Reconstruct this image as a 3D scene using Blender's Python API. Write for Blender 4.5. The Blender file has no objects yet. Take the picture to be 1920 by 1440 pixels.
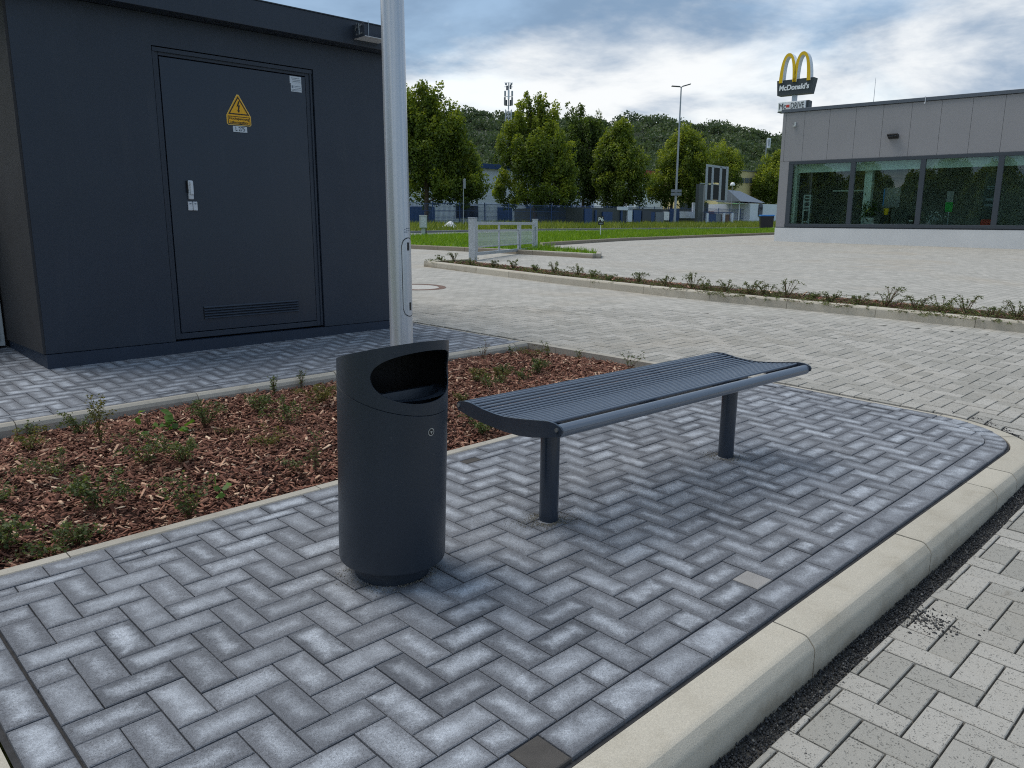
import bpy, bmesh, math, random
import numpy as np
from mathutils import Vector, Matrix

random.seed(7)
RNG = np.random.default_rng(7)
SC = bpy.context.scene
COL = SC.collection

# ------------------------------------------------------------------ camera
FPX, CAMH = 1482.08, 1.2643
CR = Vector((0.7141048776, -0.6996783274, 0.0224602305))    # right
CD = Vector((-0.1469071181, -0.1811516548, -0.9724208845))  # down
CF = Vector((0.6844505259, 0.6911109290, -0.2321490069))    # forward
cam_data = bpy.data.cameras.new('camera')
cam_data.sensor_fit = 'HORIZONTAL'
cam_data.sensor_width = 36.0
cam_data.lens = FPX / 1920 * 36.0
cam_data.clip_start = 0.05
cam_data.clip_end = 3000
cam = bpy.data.objects.new('camera', cam_data)
COL.objects.link(cam)
_m = Matrix((CR, -CD, -CF)).transposed().to_4x4()
_m.translation = Vector((0, 0, CAMH))
cam.matrix_world = _m
SC.camera = cam

# ------------------------------------------------------------------ light and sky
SUN_DIR = Vector((-0.16, 0.44, 0.88)).normalized()          # towards the sun
SUN_EL = math.asin(SUN_DIR.z)
SUN_AZ = math.atan2(SUN_DIR.x, SUN_DIR.y)                    # from +Y towards +X
sun_data = bpy.data.lights.new('sun', 'SUN')
sun_data.energy = 1.25
sun_data.angle = math.radians(40)
sun_data.color = (1.0, 0.93, 0.83)
sun = bpy.data.objects.new('sun', sun_data)
COL.objects.link(sun)
sun.rotation_euler = (-SUN_DIR).to_track_quat('-Z', 'Y').to_euler()
VS = SC.view_settings
VS.view_transform = 'Standard'
VS.look = 'None'
VS.exposure = 1.0
VS.gamma = 1.0
VS.use_curve_mapping = False
SC.cycles.use_denoising = False
SC.cycles.filter_width = 1.1


class NT:
    """small wrapper: n('ShaderNodeX', {input: value or socket}, prop=value) -> node"""
    def __init__(self, nt):
        self.nt = nt
    def __call__(self, t, ins=None, **props):
        n = self.nt.nodes.new(t)
        for k, v in props.items():
            setattr(n, k, v)
        for k, v in (ins or {}).items():
            s = n.inputs[k]
            if isinstance(v, bpy.types.NodeSocket):
                self.nt.links.new(v, s)
            else:
                s.default_value = v
        return n
    def math(self, op, a, b=0.0, c=0.0, clamp=False):
        n = self('ShaderNodeMath', {0: a, 1: b, 2: c}, operation=op, use_clamp=clamp)
        return n.outputs[0]
    def remap(self, v, a, b, c=0.0, d=1.0, smooth=True):
        n = self('ShaderNodeMapRange', {'Value': v, 'From Min': a, 'From Max': b, 'To Min': c, 'To Max': d},
                 interpolation_type='SMOOTHSTEP' if smooth else 'LINEAR')
        return n.outputs[0]
    def mix(self, f, a, b, blend='MIX'):
        n = self('ShaderNodeMix', {0: f, 6: a, 7: b}, data_type='RGBA', blend_type=blend)
        return n.outputs[2]
    def noise(self, vec, scale, detail=4.0, rough=0.55, dist=0.0):
        n = self('ShaderNodeTexNoise', {'Vector': vec, 'Scale': scale, 'Detail': detail, 'Roughness': rough, 'Distortion': dist})
        return n.outputs['Fac']


world = bpy.data.worlds.new('World')
SC.world = world
world.use_nodes = True
wn = NT(world.node_tree)
world.node_tree.nodes.clear()
sky = wn('ShaderNodeTexSky', sky_type='NISHITA', sun_disc=False, sun_elevation=SUN_EL, sun_rotation=SUN_AZ,
         altitude=200.0, air_density=1.2, dust_density=1.6, ozone_density=1.5)
wco = wn('ShaderNodeTexCoord').outputs['Generated']
wsep = wn('ShaderNodeSeparateXYZ', {0: wco})
wz = wn.math('ADD', wn.math('MAXIMUM', wsep.outputs[2], 0.0), 0.22)
wp = wn('ShaderNodeCombineXYZ', {0: wn.math('DIVIDE', wsep.outputs[0], wz), 1: wn.math('DIVIDE', wsep.outputs[1], wz), 2: 0.0}).outputs[0]
wp2 = wn('ShaderNodeVectorMath', {0: wp, 1: (27.2, 20.6, 23.0)}, operation='ADD').outputs[0]
wcov = wn.noise(wp2, 0.72, 7.0, 0.52, 0.3)                 # where the cloud is thick
wp3 = wn('ShaderNodeVectorMath', {0: wp, 1: (27.1, 7.8, 19.1)}, operation='ADD').outputs[0]
wdet = wn.noise(wp3, 1.8, 10.0, 0.6, 0.25)                  # light and dark in it
wshade = wn.remap(wn.math('ADD', wn.math('MULTIPLY', wcov, 0.62), wn.math('MULTIPLY', wdet, 0.38)), 0.44, 0.615)
wcloud = wn.mix(wshade, (0.98, 1.46, 2.12, 1), (3.85, 3.95, 4.0, 1))
wmask = wn.remap(wn.noise(wp2, 1.35, 6.0, 0.55, 0.3), 0.30, 0.52, 0.78, 1.0)
wcol = wn.mix(wmask, sky.outputs[0], wcloud)
wbg = wn('ShaderNodeBackground', {'Color': wcol, 'Strength': 0.125})
wout = wn('ShaderNodeOutputWorld', {'Surface': wbg.outputs[0]})

# ------------------------------------------------------------------ ground shape and picture-to-place helpers
GUP = Vector((0.00910035, 0.04182487, 0.99908351))          # the plumb line, the paving falls slightly


def smooth01(t):
    t = min(1.0, max(0.0, t))
    return t * t * (3 - 2 * t)


def gz(x, y):
    q = 0.0091 * x + 0.0418 * y - 0.36
    return -0.55 * 0.5 * (q + math.sqrt(q * q + 0.0016))


def roadz(x, y):
    s = smooth01((x - 3.2 + 2.0 * max(0.0, y - 0.9)) / 3.6)
    return gz(x, y) - 0.125 * (1 - s) - 0.004


def ray(u, v):
    return ((u - 960) / FPX * CR + (v - 720) / FPX * CD + CF)


CAM0 = Vector((0, 0, CAMH))


def at(u, v, dz=0.0):
    """the place on the ground seen at a point of the photograph (1920 x 1440)"""
    d = ray(u, v)
    lo, hi = 0.5, 400.0
    for _ in range(60):
        m = (lo + hi) / 2
        p = CAM0 + m * d
        if p.z > gz(p.x, p.y) + dz:
            lo = m
        else:
            hi = m
    return CAM0 + lo * d


def far(u, v, dist):
    d = ray(u, v)
    return CAM0 + d * (dist / math.hypot(d.x, d.y))


def project(p):
    q = Vector(p) - CAM0
    w = q.dot(CF)
    if w < 0.05:
        return (-9999, -9999, w)
    return (960 + FPX * q.dot(CR) / w, 720 + FPX * q.dot(CD) / w, w)


def in_view(p, m=60):
    a, b, w = project(p)
    return -m < a < 1920 + m and -m < b < 1440 + m


# ------------------------------------------------------------------ mesh helpers
class MB:
    def __init__(self):
        self.v, self.f, self.uv, self.r, self.mi = [], [], [], [], []
        self.cur = 0
    def add(self, verts, faces, uvs=None, rnd=0.0):
        o = len(self.v)
        self.v.extend([tuple(p) for p in verts])
        for i, fc in enumerate(faces):
            self.f.append([o + k for k in fc])
            self.uv.append(uvs[i] if uvs else None)
            self.r.append(rnd)
            self.mi.append(self.cur)
        return self
    def box(self, x0, x1, y0, y1, z0, z1, mtx=None, rnd=0.0):
        vs = [(x0, y0, z0), (x1, y0, z0), (x1, y1, z0), (x0, y1, z0), (x0, y0, z1), (x1, y0, z1), (x1, y1, z1), (x0, y1, z1)]
        if mtx:
            vs = [mtx @ Vector(p) for p in vs]
        return self.add(vs, [(0, 3, 2, 1), (4, 5, 6, 7), (0, 1, 5, 4), (1, 2, 6, 5), (2, 3, 7, 6), (3, 0, 4, 7)], rnd=rnd)
    def rbox(self, x0, x1, y0, y1, z0, z1, b, mtx=None):
        """box with bevelled edges"""
        bm = bmesh.new()
        bmesh.ops.create_cube(bm, size=1.0)
        for p in bm.verts:
            p.co = Vector((x0 + (p.co.x + .5) * (x1 - x0), y0 + (p.co.y + .5) * (y1 - y0), z0 + (p.co.z + .5) * (z1 - z0)))
        bmesh.ops.bevel(bm, geom=bm.edges[:], offset=b, segments=2, affect='EDGES', profile=0.5)
        if mtx:
            bm.transform(mtx)
        self.bm(bm)
        return self
    def bm(self, bm):
        bm.verts.index_update()
        self.add([p.co[:] for p in bm.verts], [[w.index for w in fc.verts] for fc in bm.faces])
        bm.free()
    def tube(self, p0, p1, r0, r1=None, n=12, caps=True, rnd=0.0):
        p0, p1 = Vector(p0), Vector(p1)
        r1 = r0 if r1 is None else r1
        ax = (p1 - p0).normalized()
        a = ax.orthogonal().normalized()
        b = ax.cross(a)
        vs = []
        for p, r in ((p0, r0), (p1, r1)):
            for i in range(n):
                t = 2 * math.pi * i / n
                vs.append(p + r * (math.cos(t) * a + math.sin(t) * b))
        fs = [(i, (i + 1) % n, n + (i + 1) % n, n + i) for i in range(n)]
        if caps:
            fs += [tuple(range(n - 1, -1, -1)), tuple(range(n, 2 * n))]
        return self.add(vs, fs, rnd=rnd)
    def path(self, pts, radii, n=6, rnd=0.0):
        pts = [Vector(p) for p in pts]
        vs = []
        a = None
        for i, p in enumerate(pts):
            d = (pts[min(i + 1, len(pts) - 1)] - pts[max(i - 1, 0)]).normalized()
            a = d.orthogonal().normalized() if a is None else (a - d * a.dot(d)).normalized()
            b = d.cross(a)
            for k in range(n):
                t = 2 * math.pi * k / n
                vs.append(p + radii[i] * (math.cos(t) * a + math.sin(t) * b))
        fs = []
        for i in range(len(pts) - 1):
            for k in range(n):
                fs.append((i * n + k, i * n + (k + 1) % n, (i + 1) * n + (k + 1) % n, (i + 1) * n + k))
        fs += [tuple(range(n - 1, -1, -1)), tuple(range((len(pts) - 1) * n, len(pts) * n))]
        return self.add(vs, fs, rnd=rnd)
    def lathe(self, prof, n=32, c=(0, 0, 0)):
        vs, fs = [], []
        for r, z in prof:
            for i in range(n):
                t = 2 * math.pi * i / n
                vs.append((c[0] + r * math.cos(t), c[1] + r * math.sin(t), c[2] + z))
        for j in range(len(prof) - 1):
            for i in range(n):
                fs.append((j * n + i, j * n + (i + 1) % n, (j + 1) * n + (i + 1) % n, (j + 1) * n + i))
        fs += [tuple(range(n - 1, -1, -1)), tuple(range((len(prof) - 1) * n, len(prof) * n))]
        return self.add(vs, fs)
    def prism(self, poly, fn0, fn1):
        """poly: 2-D points counter-clockwise; fn maps a point to the two ends"""
        n = len(poly)
        vs = [fn0(p) for p in poly] + [fn1(p) for p in poly]
        fs = [tuple(range(n - 1, -1, -1)), tuple(range(n, 2 * n))]
        fs += [(i, (i + 1) % n, n + (i + 1) % n, n + i) for i in range(n)]
        return self.add(vs, fs)
    def build(self, name, mat, parent=None, smooth=None, kind=None, label=None):
        me = bpy.data.meshes.new(name)
        me.from_pydata(self.v, [], self.f)
        mats = mat if isinstance(mat, (list, tuple)) else [mat]
        for m in mats:
            me.materials.append(m)
        if len(mats) > 1:
            me.polygons.foreach_set('material_index', self.mi)
        if any(self.r):
            at_ = me.attributes.new('rnd', 'FLOAT', 'FACE')
            at_.data.foreach_set('value', self.r)
        if any(u is not None for u in self.uv):
            ul = me.uv_layers.new(name='UVMap')
            flat = []
            for fc, u in zip(self.f, self.uv):
                for k in range(len(fc)):
                    flat.extend(u[k] if u else (0.99, 0.49))
            ul.data.foreach_set('uv', flat)
        if smooth is not None:
            me.polygons.foreach_set('use_smooth', [True] * len(me.polygons))
            me.set_sharp_from_angle(angle=math.radians(smooth))
        me.update()
        return link(name, me, parent, kind, label)


def link(name, data, parent=None, kind=None, label=None):
    o = bpy.data.objects.new(name, data)
    COL.objects.link(o)
    if parent is not None:
        o.parent = parent
    if kind:
        o['kind'] = kind
    if label:
        o['label'] = label
    return o


def thing(name, label, cat, loc=(0, 0, 0), axes=None, group=None):
    o = link(name, None, label=label)
    o['category'] = cat
    if group:
        o['group'] = group
    m = Matrix.Identity(4) if axes is None else Matrix(axes).transposed().to_4x4()
    m.translation = Vector(loc)
    o.matrix_world = m
    o.empty_display_size = 0.2
    return o


def upright(heading=0.0):
    """axes of a plumb thing: x at the given angle from +X in plan"""
    x = Vector((math.cos(heading), math.sin(heading), 0))
    x = (x - GUP * x.dot(GUP)).normalized()
    return (x, GUP.cross(x).normalized(), GUP)


def quads(name, P, rnd, mat, parent=None, kind=None, tri=False):
    """P (n, 4, 3) -> one mesh of n separate leaves / chips"""
    n, k = P.shape[0], P.shape[1]
    me = bpy.data.meshes.new(name)
    me.vertices.add(n * k)
    me.vertices.foreach_set('co', np.ascontiguousarray(P, dtype=np.float32).ravel())
    me.loops.add(n * k)
    me.loops.foreach_set('vertex_index', np.arange(n * k, dtype=np.int32))
    me.polygons.add(n)
    me.polygons.foreach_set('loop_start', np.arange(0, n * k, k, dtype=np.int32))
    me.polygons.foreach_set('loop_total', np.full(n, k, dtype=np.int32))
    a = me.attributes.new('rnd', 'FLOAT', 'FACE')
    a.data.foreach_set('value', np.ascontiguousarray(rnd, dtype=np.float32))
    me.materials.append(mat)
    me.update(calc_edges=True)
    return link(name, me, parent, kind)


def solids(name, T, F, P, rnd, mat, parent=None, kind=None):
    """many small closed pieces: P (n, k, 3) vertices, F faces of one piece (quads or tris, all alike)"""
    n, k = P.shape[0], P.shape[1]
    F = np.array(F, dtype=np.int32)
    nf, fv = F.shape
    idx = (F[None] + (np.arange(n, dtype=np.int32) * k)[:, None, None]).reshape(-1)
    me = bpy.data.meshes.new(name)
    me.vertices.add(n * k)
    me.vertices.foreach_set('co', np.ascontiguousarray(P, dtype=np.float32).ravel())
    me.loops.add(idx.size)
    me.loops.foreach_set('vertex_index', idx)
    me.polygons.add(n * nf)
    me.polygons.foreach_set('loop_start', np.arange(0, idx.size, fv, dtype=np.int32))
    me.polygons.foreach_set('loop_total', np.full(n * nf, fv, dtype=np.int32))
    a = me.attributes.new('rnd', 'FLOAT', 'FACE')
    a.data.foreach_set('value', np.repeat(np.asarray(rnd, dtype=np.float32), nf))
    me.materials.append(mat)
    me.update(calc_edges=True)
    return link(name, me, parent, kind)


def text(name, body, size, mat, parent, loc, axes, depth=0.002, bold=0.0, shear=0.0, align='CENTER', width=None, label=None):
    cu = bpy.data.curves.new(name, 'FONT')
    cu.body = body
    cu.size = size
    cu.extrude = depth
    cu.offset = bold
    cu.shear = shear
    cu.align_x = align
    cu.align_y = 'CENTER'
    cu.materials.append(mat)
    tmp = bpy.data.objects.new(name + '_curve', cu)
    COL.objects.link(tmp)
    bpy.context.view_layer.update()
    me = bpy.data.meshes.new_from_object(tmp.evaluated_get(bpy.context.evaluated_depsgraph_get()))
    me.name = name
    bpy.data.objects.remove(tmp)
    o = link(name, me, parent, label=label)
    m = Matrix(axes).transposed().to_4x4()
    m.translation = Vector(loc)
    o.matrix_local = m
    if width:
        xs = [v.co.x for v in me.vertices]
        o.matrix_local = m @ Matrix.Diagonal((width / (max(xs) - min(xs)), 1, 1, 1))
    return o


def tangents(n):
    """random unit frames"""
    a = RNG.normal(size=(n, 3))
    a /= np.linalg.norm(a, axis=1)[:, None]
    b = RNG.normal(size=(n, 3))
    b -= a * (a * b).sum(1)[:, None]
    b /= np.linalg.norm(b, axis=1)[:, None]
    return a, b, np.cross(a, b)


# ------------------------------------------------------------------ materials
def s2l(*c):
    return tuple((x / 255 / 12.92 if x / 255 <= 0.04045 else ((x / 255 + 0.055) / 1.055) ** 2.4) for x in c) + (1.0,)


def new_mat(name):
    m = bpy.data.materials.new(name)
    m.use_nodes = True
    m.node_tree.nodes.clear()
    return m, NT(m.node_tree)


def finish(m, n, color, rough=0.7, metal=0.0, bump=None, bumpd=0.01, spec=0.5, coat=0.0, trans=None):
    ins = {'Base Color': color, 'Roughness': rough, 'Metallic': metal, 'Specular IOR Level': spec, 'Coat Weight': coat}
    if bump is not None:
        ins['Normal'] = n('ShaderNodeBump', {'Height': bump, 'Strength': 1.0, 'Distance': bumpd}).outputs[0]
    b = n('ShaderNodeBsdfPrincipled', ins)
    sh = b.outputs[0]
    if trans is not None:
        t = n('ShaderNodeBsdfTranslucent', {'Color': trans})
        sh = n('ShaderNodeMixShader', {0: 0.35, 1: sh, 2: t.outputs[0]}).outputs[0]
    n('ShaderNodeOutputMaterial', {'Surface': sh})
    return m


def plain(name, col, rough=0.6, metal=0.0, var=0.12, scale=6.0, fine=0.0, fscale=300.0, bumpd=0.0, coat=0.0, spec=0.5, rvar=0.0, streak=0.0, dust=0.0):
    """a painted / cast surface: base colour with uneven tone, grain and fine relief"""
    m, n = new_mat(name)
    co = n('ShaderNodeTexCoord').outputs['Object']
    a = n.noise(co, scale, 5.0, 0.6)
    k = n.remap(a, 0.3, 0.7, 1 - var, 1 + var, smooth=False)
    h = None
    if fine or bumpd:
        h = n.noise(co, fscale, 2.0, 0.6)
    if fine:
        k = n.math('MULTIPLY', k, n.remap(h, 0.3, 0.7, 1 - fine, 1 + fine, smooth=False))
    c = n.mix(1.0, col, n('ShaderNodeCombineXYZ', {0: k, 1: k, 2: k}).outputs[0], 'MULTIPLY')
    if streak:
        sv = n('ShaderNodeMapping', {'Vector': co, 'Scale': (13.0, 13.0, 0.7)}).outputs[0]
        sk = n.math('MULTIPLY', n.remap(n.noise(sv, 1.0, 6.0, 0.65), 0.48, 0.75), n.remap(n.noise(co, 1.6, 4.0), 0.4, 0.65))
        c = n.mix(n.math('MULTIPLY', sk, streak), c, s2l(128, 126, 120))
    if dust:
        ds = n.math('MULTIPLY', n.remap(n.noise(co, 95.0, 3.0, 0.7), 0.60, 0.72), n.remap(n.noise(co, 7.0, 5.0, 0.6), 0.45, 0.7))
        c = n.mix(n.math('MULTIPLY', ds, dust), c, s2l(150, 146, 136))
    r = rough
    if rvar:
        r = n.remap(n.noise(co, scale * 2.3, 4.0), 0.3, 0.7, rough - rvar, rough + rvar, smooth=False)
    return finish(m, n, c, r, metal, h if bumpd else None, bumpd, spec, coat)


def rnd_socket(n):
    a = n('ShaderNodeAttribute', attribute_name='rnd').outputs['Fac']
    b = n('ShaderNodeObjectInfo').outputs['Random']
    return n.math('FRACT', n.math('ADD', a, b))


def dark_brick_material():
    m, n = new_mat('dark_paving_concrete')
    r = rnd_socket(n)
    r2 = n.math('FRACT', n.math('MULTIPLY', r, 7.31))
    r3 = n.math('FRACT', n.math('MULTIPLY', r, 23.7))
    pos = n('ShaderNodeNewGeometry').outputs['Position']
    uv = n('ShaderNodeSeparateXYZ', {0: n('ShaderNodeUVMap').outputs[0]})
    du = n.math('SUBTRACT', 1.0, n.math('ABSOLUTE', uv.outputs[0]))
    dv = n.math('SUBTRACT', 0.5, n.math('ABSOLUTE', uv.outputs[1]))
    ed = n.math('MINIMUM', du, dv)
    wob = n.noise(pos, 28.0, 4.0, 0.65)
    ed2 = n.math('ADD', ed, n.math('MULTIPLY', n.math('SUBTRACT', wob, 0.5), 0.55))
    lo = n.remap(r3, 0, 1, -0.02, 0.16, smooth=False)
    bloom = n.remap(ed2, lo, n.math('ADD', lo, 0.42))
    bloom = n.math('MULTIPLY', bloom, n.remap(n.math('POWER', r2, 1.5), 0.0, 0.75, 0.52, 0.95, smooth=False))
    patch = n.remap(n.noise(pos, 9.0, 5.0, 0.6, 0.4), 0.34, 0.62, 0.45, 1.0)
    bloom = n.math('MULTIPLY', bloom, patch)
    tone = n.mix(r, s2l(102, 105, 111), s2l(117, 120, 126))
    tone = n.mix(n.remap(n.math('FRACT', n.math('MULTIPLY', r, 3.77)), 0.8, 0.97), tone, s2l(90, 93, 99))
    c = n.mix(bloom, tone, s2l(176, 182, 190))
    dirt = n.remap(n.noise(pos, 1.7, 5.0, 0.6, 0.6), 0.52, 0.74)
    c = n.mix(n.math('MULTIPLY', dirt, 0.12), c, s2l(90, 91, 92))
    wet = n.remap(n.noise(pos, 0.9, 6.0, 0.62, 0.8), 0.50, 0.70)
    c = n.mix(n.math('MULTIPLY', wet, 0.30), c, s2l(96, 97, 99))
    grain = n.noise(pos, 420.0, 2.0, 0.7)
    g2 = n.noise(pos, 130.0, 3.0, 0.7)
    k = n.math('MULTIPLY', n.remap(grain, 0.3, 0.7, 0.60, 1.40, smooth=False), n.remap(g2, 0.3, 0.7, 0.78, 1.22, smooth=False))
    pits = n.remap(n.noise(pos, 230.0, 2.0, 0.5), 0.63, 0.70)
    k = n.math('MULTIPLY', k, n.remap(pits, 0, 1, 1.0, 0.5, smooth=False))
    c = n.mix(1.0, c, n('ShaderNodeCombineXYZ', {0: k, 1: k, 2: k}).outputs[0], 'MULTIPLY')
    return finish(m, n, c, 0.86, 0.0, n.math('ADD', grain, g2), 0.0016, 0.35)


def light_brick_material():
    m, n = new_mat('light_paving_concrete')
    r = rnd_socket(n)
    r2 = n.math('FRACT', n.math('MULTIPLY', r, 7.31))
    pos = n('ShaderNodeNewGeometry').outputs['Position']
    c = n.mix(r, s2l(152, 150, 143), s2l(176, 173, 166))
    big = n.noise(pos, 0.55, 5.0, 0.6, 0.5)
    c = n.mix(n.math('MULTIPLY', n.remap(big, 0.5, 0.7), 0.4), c, s2l(158, 150, 136))
    smut = n.remap(n.noise(pos, 7.0, 4.0, 0.6, 0.4), 0.62, 0.76)
    c = n.mix(n.math('MULTIPLY', n.math('MULTIPLY', smut, n.remap(r2, 0.6, 0.9)), 0.6), c, s2l(112, 104, 92))
    speck = n('ShaderNodeTexVoronoi', {'Vector': pos, 'Scale': 150.0, 'Randomness': 1.0}).outputs['Distance']
    sp = n.math('SUBTRACT', 1.0, n.remap(speck, 0.20, 0.40))
    sp = n.math('MULTIPLY', sp, n.remap(n.noise(pos, 45.0, 3.0), 0.44, 0.6))
    c = n.mix(n.math('MULTIPLY', sp, 0.6), c, s2l(98, 96, 91))
    grain = n.noise(pos, 380.0, 2.0, 0.7)
    k = n.remap(grain, 0.3, 0.7, 0.86, 1.14, smooth=False)
    c = n.mix(1.0, c, n('ShaderNodeCombineXYZ', {0: k, 1: k, 2: k}).outputs[0], 'MULTIPLY')
    return finish(m, n, c, 0.88, 0.0, n.math('SUBTRACT', grain, n.math('MULTIPLY', sp, 1.2)), 0.0018, 0.3)


def far_paving_material():
    """light blocks too far off to tell apart"""
    m, n = new_mat('far_light_paving')
    pos = n('ShaderNodeNewGeometry').outputs['Position']
    bt = n('ShaderNodeTexBrick', {'Vector': pos, 'Color1': s2l(161, 159, 152), 'Color2': s2l(176, 173, 166), 'Mortar': s2l(140, 138, 130),
                                  'Scale': 1.0, 'Mortar Size': 0.006, 'Brick Width': 0.2, 'Row Height': 0.1, 'Bias': 0.0})
    c = bt.outputs['Color']
    c = n.mix(n.math('MULTIPLY', n.remap(n.noise(pos, 0.35, 5.0, 0.6, 0.5), 0.5, 0.72), 0.5), c, s2l(164, 155, 140))
    k = n.remap(n.noise(pos, 3.0, 5.0, 0.65), 0.3, 0.7, 0.86, 1.12, smooth=False)
    c = n.mix(1.0, c, n('ShaderNodeCombineXYZ', {0: k, 1: k, 2: k}).outputs[0], 'MULTIPLY')
    return finish(m, n, c, 0.88, 0.0, None, 0, 0.3)


def kerb_material(name, base, stain):
    m, n = new_mat(name)
    pos = n('ShaderNodeNewGeometry').outputs['Position']
    r = n('ShaderNodeObjectInfo').outputs['Random']
    k0 = n.remap(r, 0, 1, 0.92, 1.06, smooth=False)
    grain = n.noise(pos, 260.0, 3.0, 0.7)
    k = n.math('MULTIPLY', k0, n.remap(grain, 0.3, 0.7, 0.84, 1.16, smooth=False))
    blot = n.remap(n.noise(pos, 5.0, 6.0, 0.65, 0.5), 0.45, 0.75)
    c = n.mix(n.math('MULTIPLY', blot, 0.45), base, stain)
    c = n.mix(1.0, c, n('ShaderNodeCombineXYZ', {0: k, 1: k, 2: k}).outputs[0], 'MULTIPLY')
    pz = n('ShaderNodeSeparateXYZ', {0: pos}).outputs[2]
    splash = n.math('ADD', pz, n.math('MULTIPLY', n.math('SUBTRACT', n.noise(pos, 6.0, 6.0, 0.7), 0.5), 0.13))
    splash = n.math('SUBTRACT', 1.0, n.remap(splash, -0.135, -0.075))
    c = n.mix(n.math('MULTIPLY', splash, 0.55), c, s2l(112, 98, 76))
    speck = n.remap(n.noise(pos, 700.0, 1.0), 0.62, 0.72)
    c = n.mix(n.math('MULTIPLY', speck, 0.4), c, s2l(110, 100, 84))
    return finish(m, n, c, 0.9, 0.0, grain, 0.0015, 0.3)


def chip_material():
    m, n = new_mat('bark_chips')
    r = n('ShaderNodeAttribute', attribute_name='rnd').outputs['Fac']
    ramp = n('ShaderNodeValToRGB', {0: r})
    e = ramp.color_ramp.elements
    e[0].position, e[0].color = 0.0, s2l(52, 34, 28)
    e[1].position, e[1].color = 1.0, s2l(226, 198, 170)
    for p, c in ((0.25, s2l(98, 64, 52)), (0.55, s2l(132, 90, 74)), (0.8, s2l(158, 116, 96)), (0.93, s2l(196, 160, 134))):
        k = e.new(p)
        k.color = c
    pos = n('ShaderNodeNewGeometry').outputs['Position']
    g = n.noise(pos, 160.0, 3.0, 0.7)
    k = n.remap(g, 0.3, 0.7, 0.7, 1.3, smooth=False)
    c = n.mix(1.0, ramp.outputs[0], n('ShaderNodeCombineXYZ', {0: k, 1: k, 2: k}).outputs[0], 'MULTIPLY')
    return finish(m, n, c, 0.85, 0.0, g, 0.002, 0.3)


def leaf_material(name, dark, mid, tip, trans):
    m, n = new_mat(name)
    r = n('ShaderNodeAttribute', attribute_name='rnd').outputs['Fac']
    ramp = n('ShaderNodeValToRGB', {0: r})
    e = ramp.color_ramp.elements
    e[0].position, e[0].color = 0.0, dark
    e[1].position, e[1].color = 1.0, tip
    k = e.new(0.55)
    k.color = mid
    tr = n.mix(1.0, ramp.outputs[0], trans, 'MULTIPLY')
    return finish(m, n, ramp.outputs[0], 0.55, 0.0, None, 0, 0.35, trans=tr)


def glass_material(name, tint, ior=1.5):
    m, n = new_mat(name)
    t = n('ShaderNodeBsdfTransparent', {'Color': tint})
    g = n('ShaderNodeBsdfGlossy', {'Color': (1, 1, 1, 1), 'Roughness': 0.0})
    f = n.math('MULTIPLY', n('ShaderNodeFresnel', {'IOR': ior}).outputs[0], 1.0, clamp=True)
    f = n.math('ADD', f, 0.015, clamp=True)
    n('ShaderNodeOutputMaterial', {'Surface': n('ShaderNodeMixShader', {0: f, 1: t.outputs[0], 2: g.outputs[0]}).outputs[0]})
    return m


def galvanised(name, base=(0.52, 0.56, 0.6, 1), rough=0.42):
    m, n = new_mat(name)
    co = n('ShaderNodeTexCoord').outputs['Object']
    v = n('ShaderNodeTexVoronoi', {'Vector': co, 'Scale': 40.0}).outputs['Color']
    k = n.remap(n('ShaderNodeSeparateXYZ', {0: v}).outputs[0], 0, 1, 0.85, 1.1, smooth=False)
    c = n.mix(1.0, base, n('ShaderNodeCombineXYZ', {0: k, 1: k, 2: k}).outputs[0], 'MULTIPLY')
    return finish(m, n, c, rough, 0.65, None, 0, 0.5)


MT = {}
MT['dbrick'] = dark_brick_material()
MT['lbrick'] = light_brick_material()
MT['farpave'] = far_paving_material()
MT['kerb'] = kerb_material('beige_kerb_concrete', s2l(184, 178, 164), s2l(150, 142, 125))
MT['edging'] = kerb_material('grey_edging_concrete', s2l(172, 167, 156), s2l(126, 118, 104))
MT['sand'] = plain('dark_joint_sand', s2l(56, 56, 58), 0.95, var=0.3, scale=30, fine=0.35, fscale=500, bumpd=0.002)
MT['lsand'] = plain('grey_joint_sand', s2l(84, 82, 78), 0.95, var=0.3, scale=20, fine=0.35, fscale=500, bumpd=0.002)
MT['gravel'] = leaf_material('dark_grit', s2l(54, 55, 58), s2l(92, 93, 95), s2l(176, 174, 168), (1, 1, 1, 1))
MT['chips'] = chip_material()
MT['soil'] = plain('dark_soil', s2l(72, 48, 40), 0.95, var=0.3, scale=25, fine=0.3, fscale=200, bumpd=0.004)
MT['asphalt'] = plain('grey_asphalt', s2l(122, 124, 126), 0.9, var=0.12, scale=2, fine=0.15, fscale=80)
MT['earth'] = plain('verge_earth', s2l(104, 116, 58), 0.95, var=0.25, scale=1.5, fine=0.2, fscale=30)
MT['lawnsoil'] = plain('lawn_turf', s2l(92, 128, 24), 0.95, var=0.3, scale=3, fine=0.3, fscale=25)
MT['coat'] = plain('anthracite_powder_coat', s2l(42, 50, 60), 0.36, var=0.06, streak=0.05, dust=0.16, rvar=0.05, scale=3, fine=0.06, fscale=900, bumpd=0.00025, spec=0.45)
MT['bench'] = plain('bench_powder_coat', s2l(46, 55, 67), 0.24, var=0.05, dust=0.2, rvar=0.05, scale=3, fine=0.04, fscale=900, spec=0.6)
MT['rod'] = plain('bench_coat_sky_sheen', s2l(92, 101, 114), 0.2, dust=0.15, var=0.04, scale=3, spec=1.0)  # lighter copy of the bench coat; sky highlight is painted into the colour
MT['coatin'] = plain('black_bin_liner', s2l(22, 22, 24), 0.6, var=0.2, scale=8)
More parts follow.
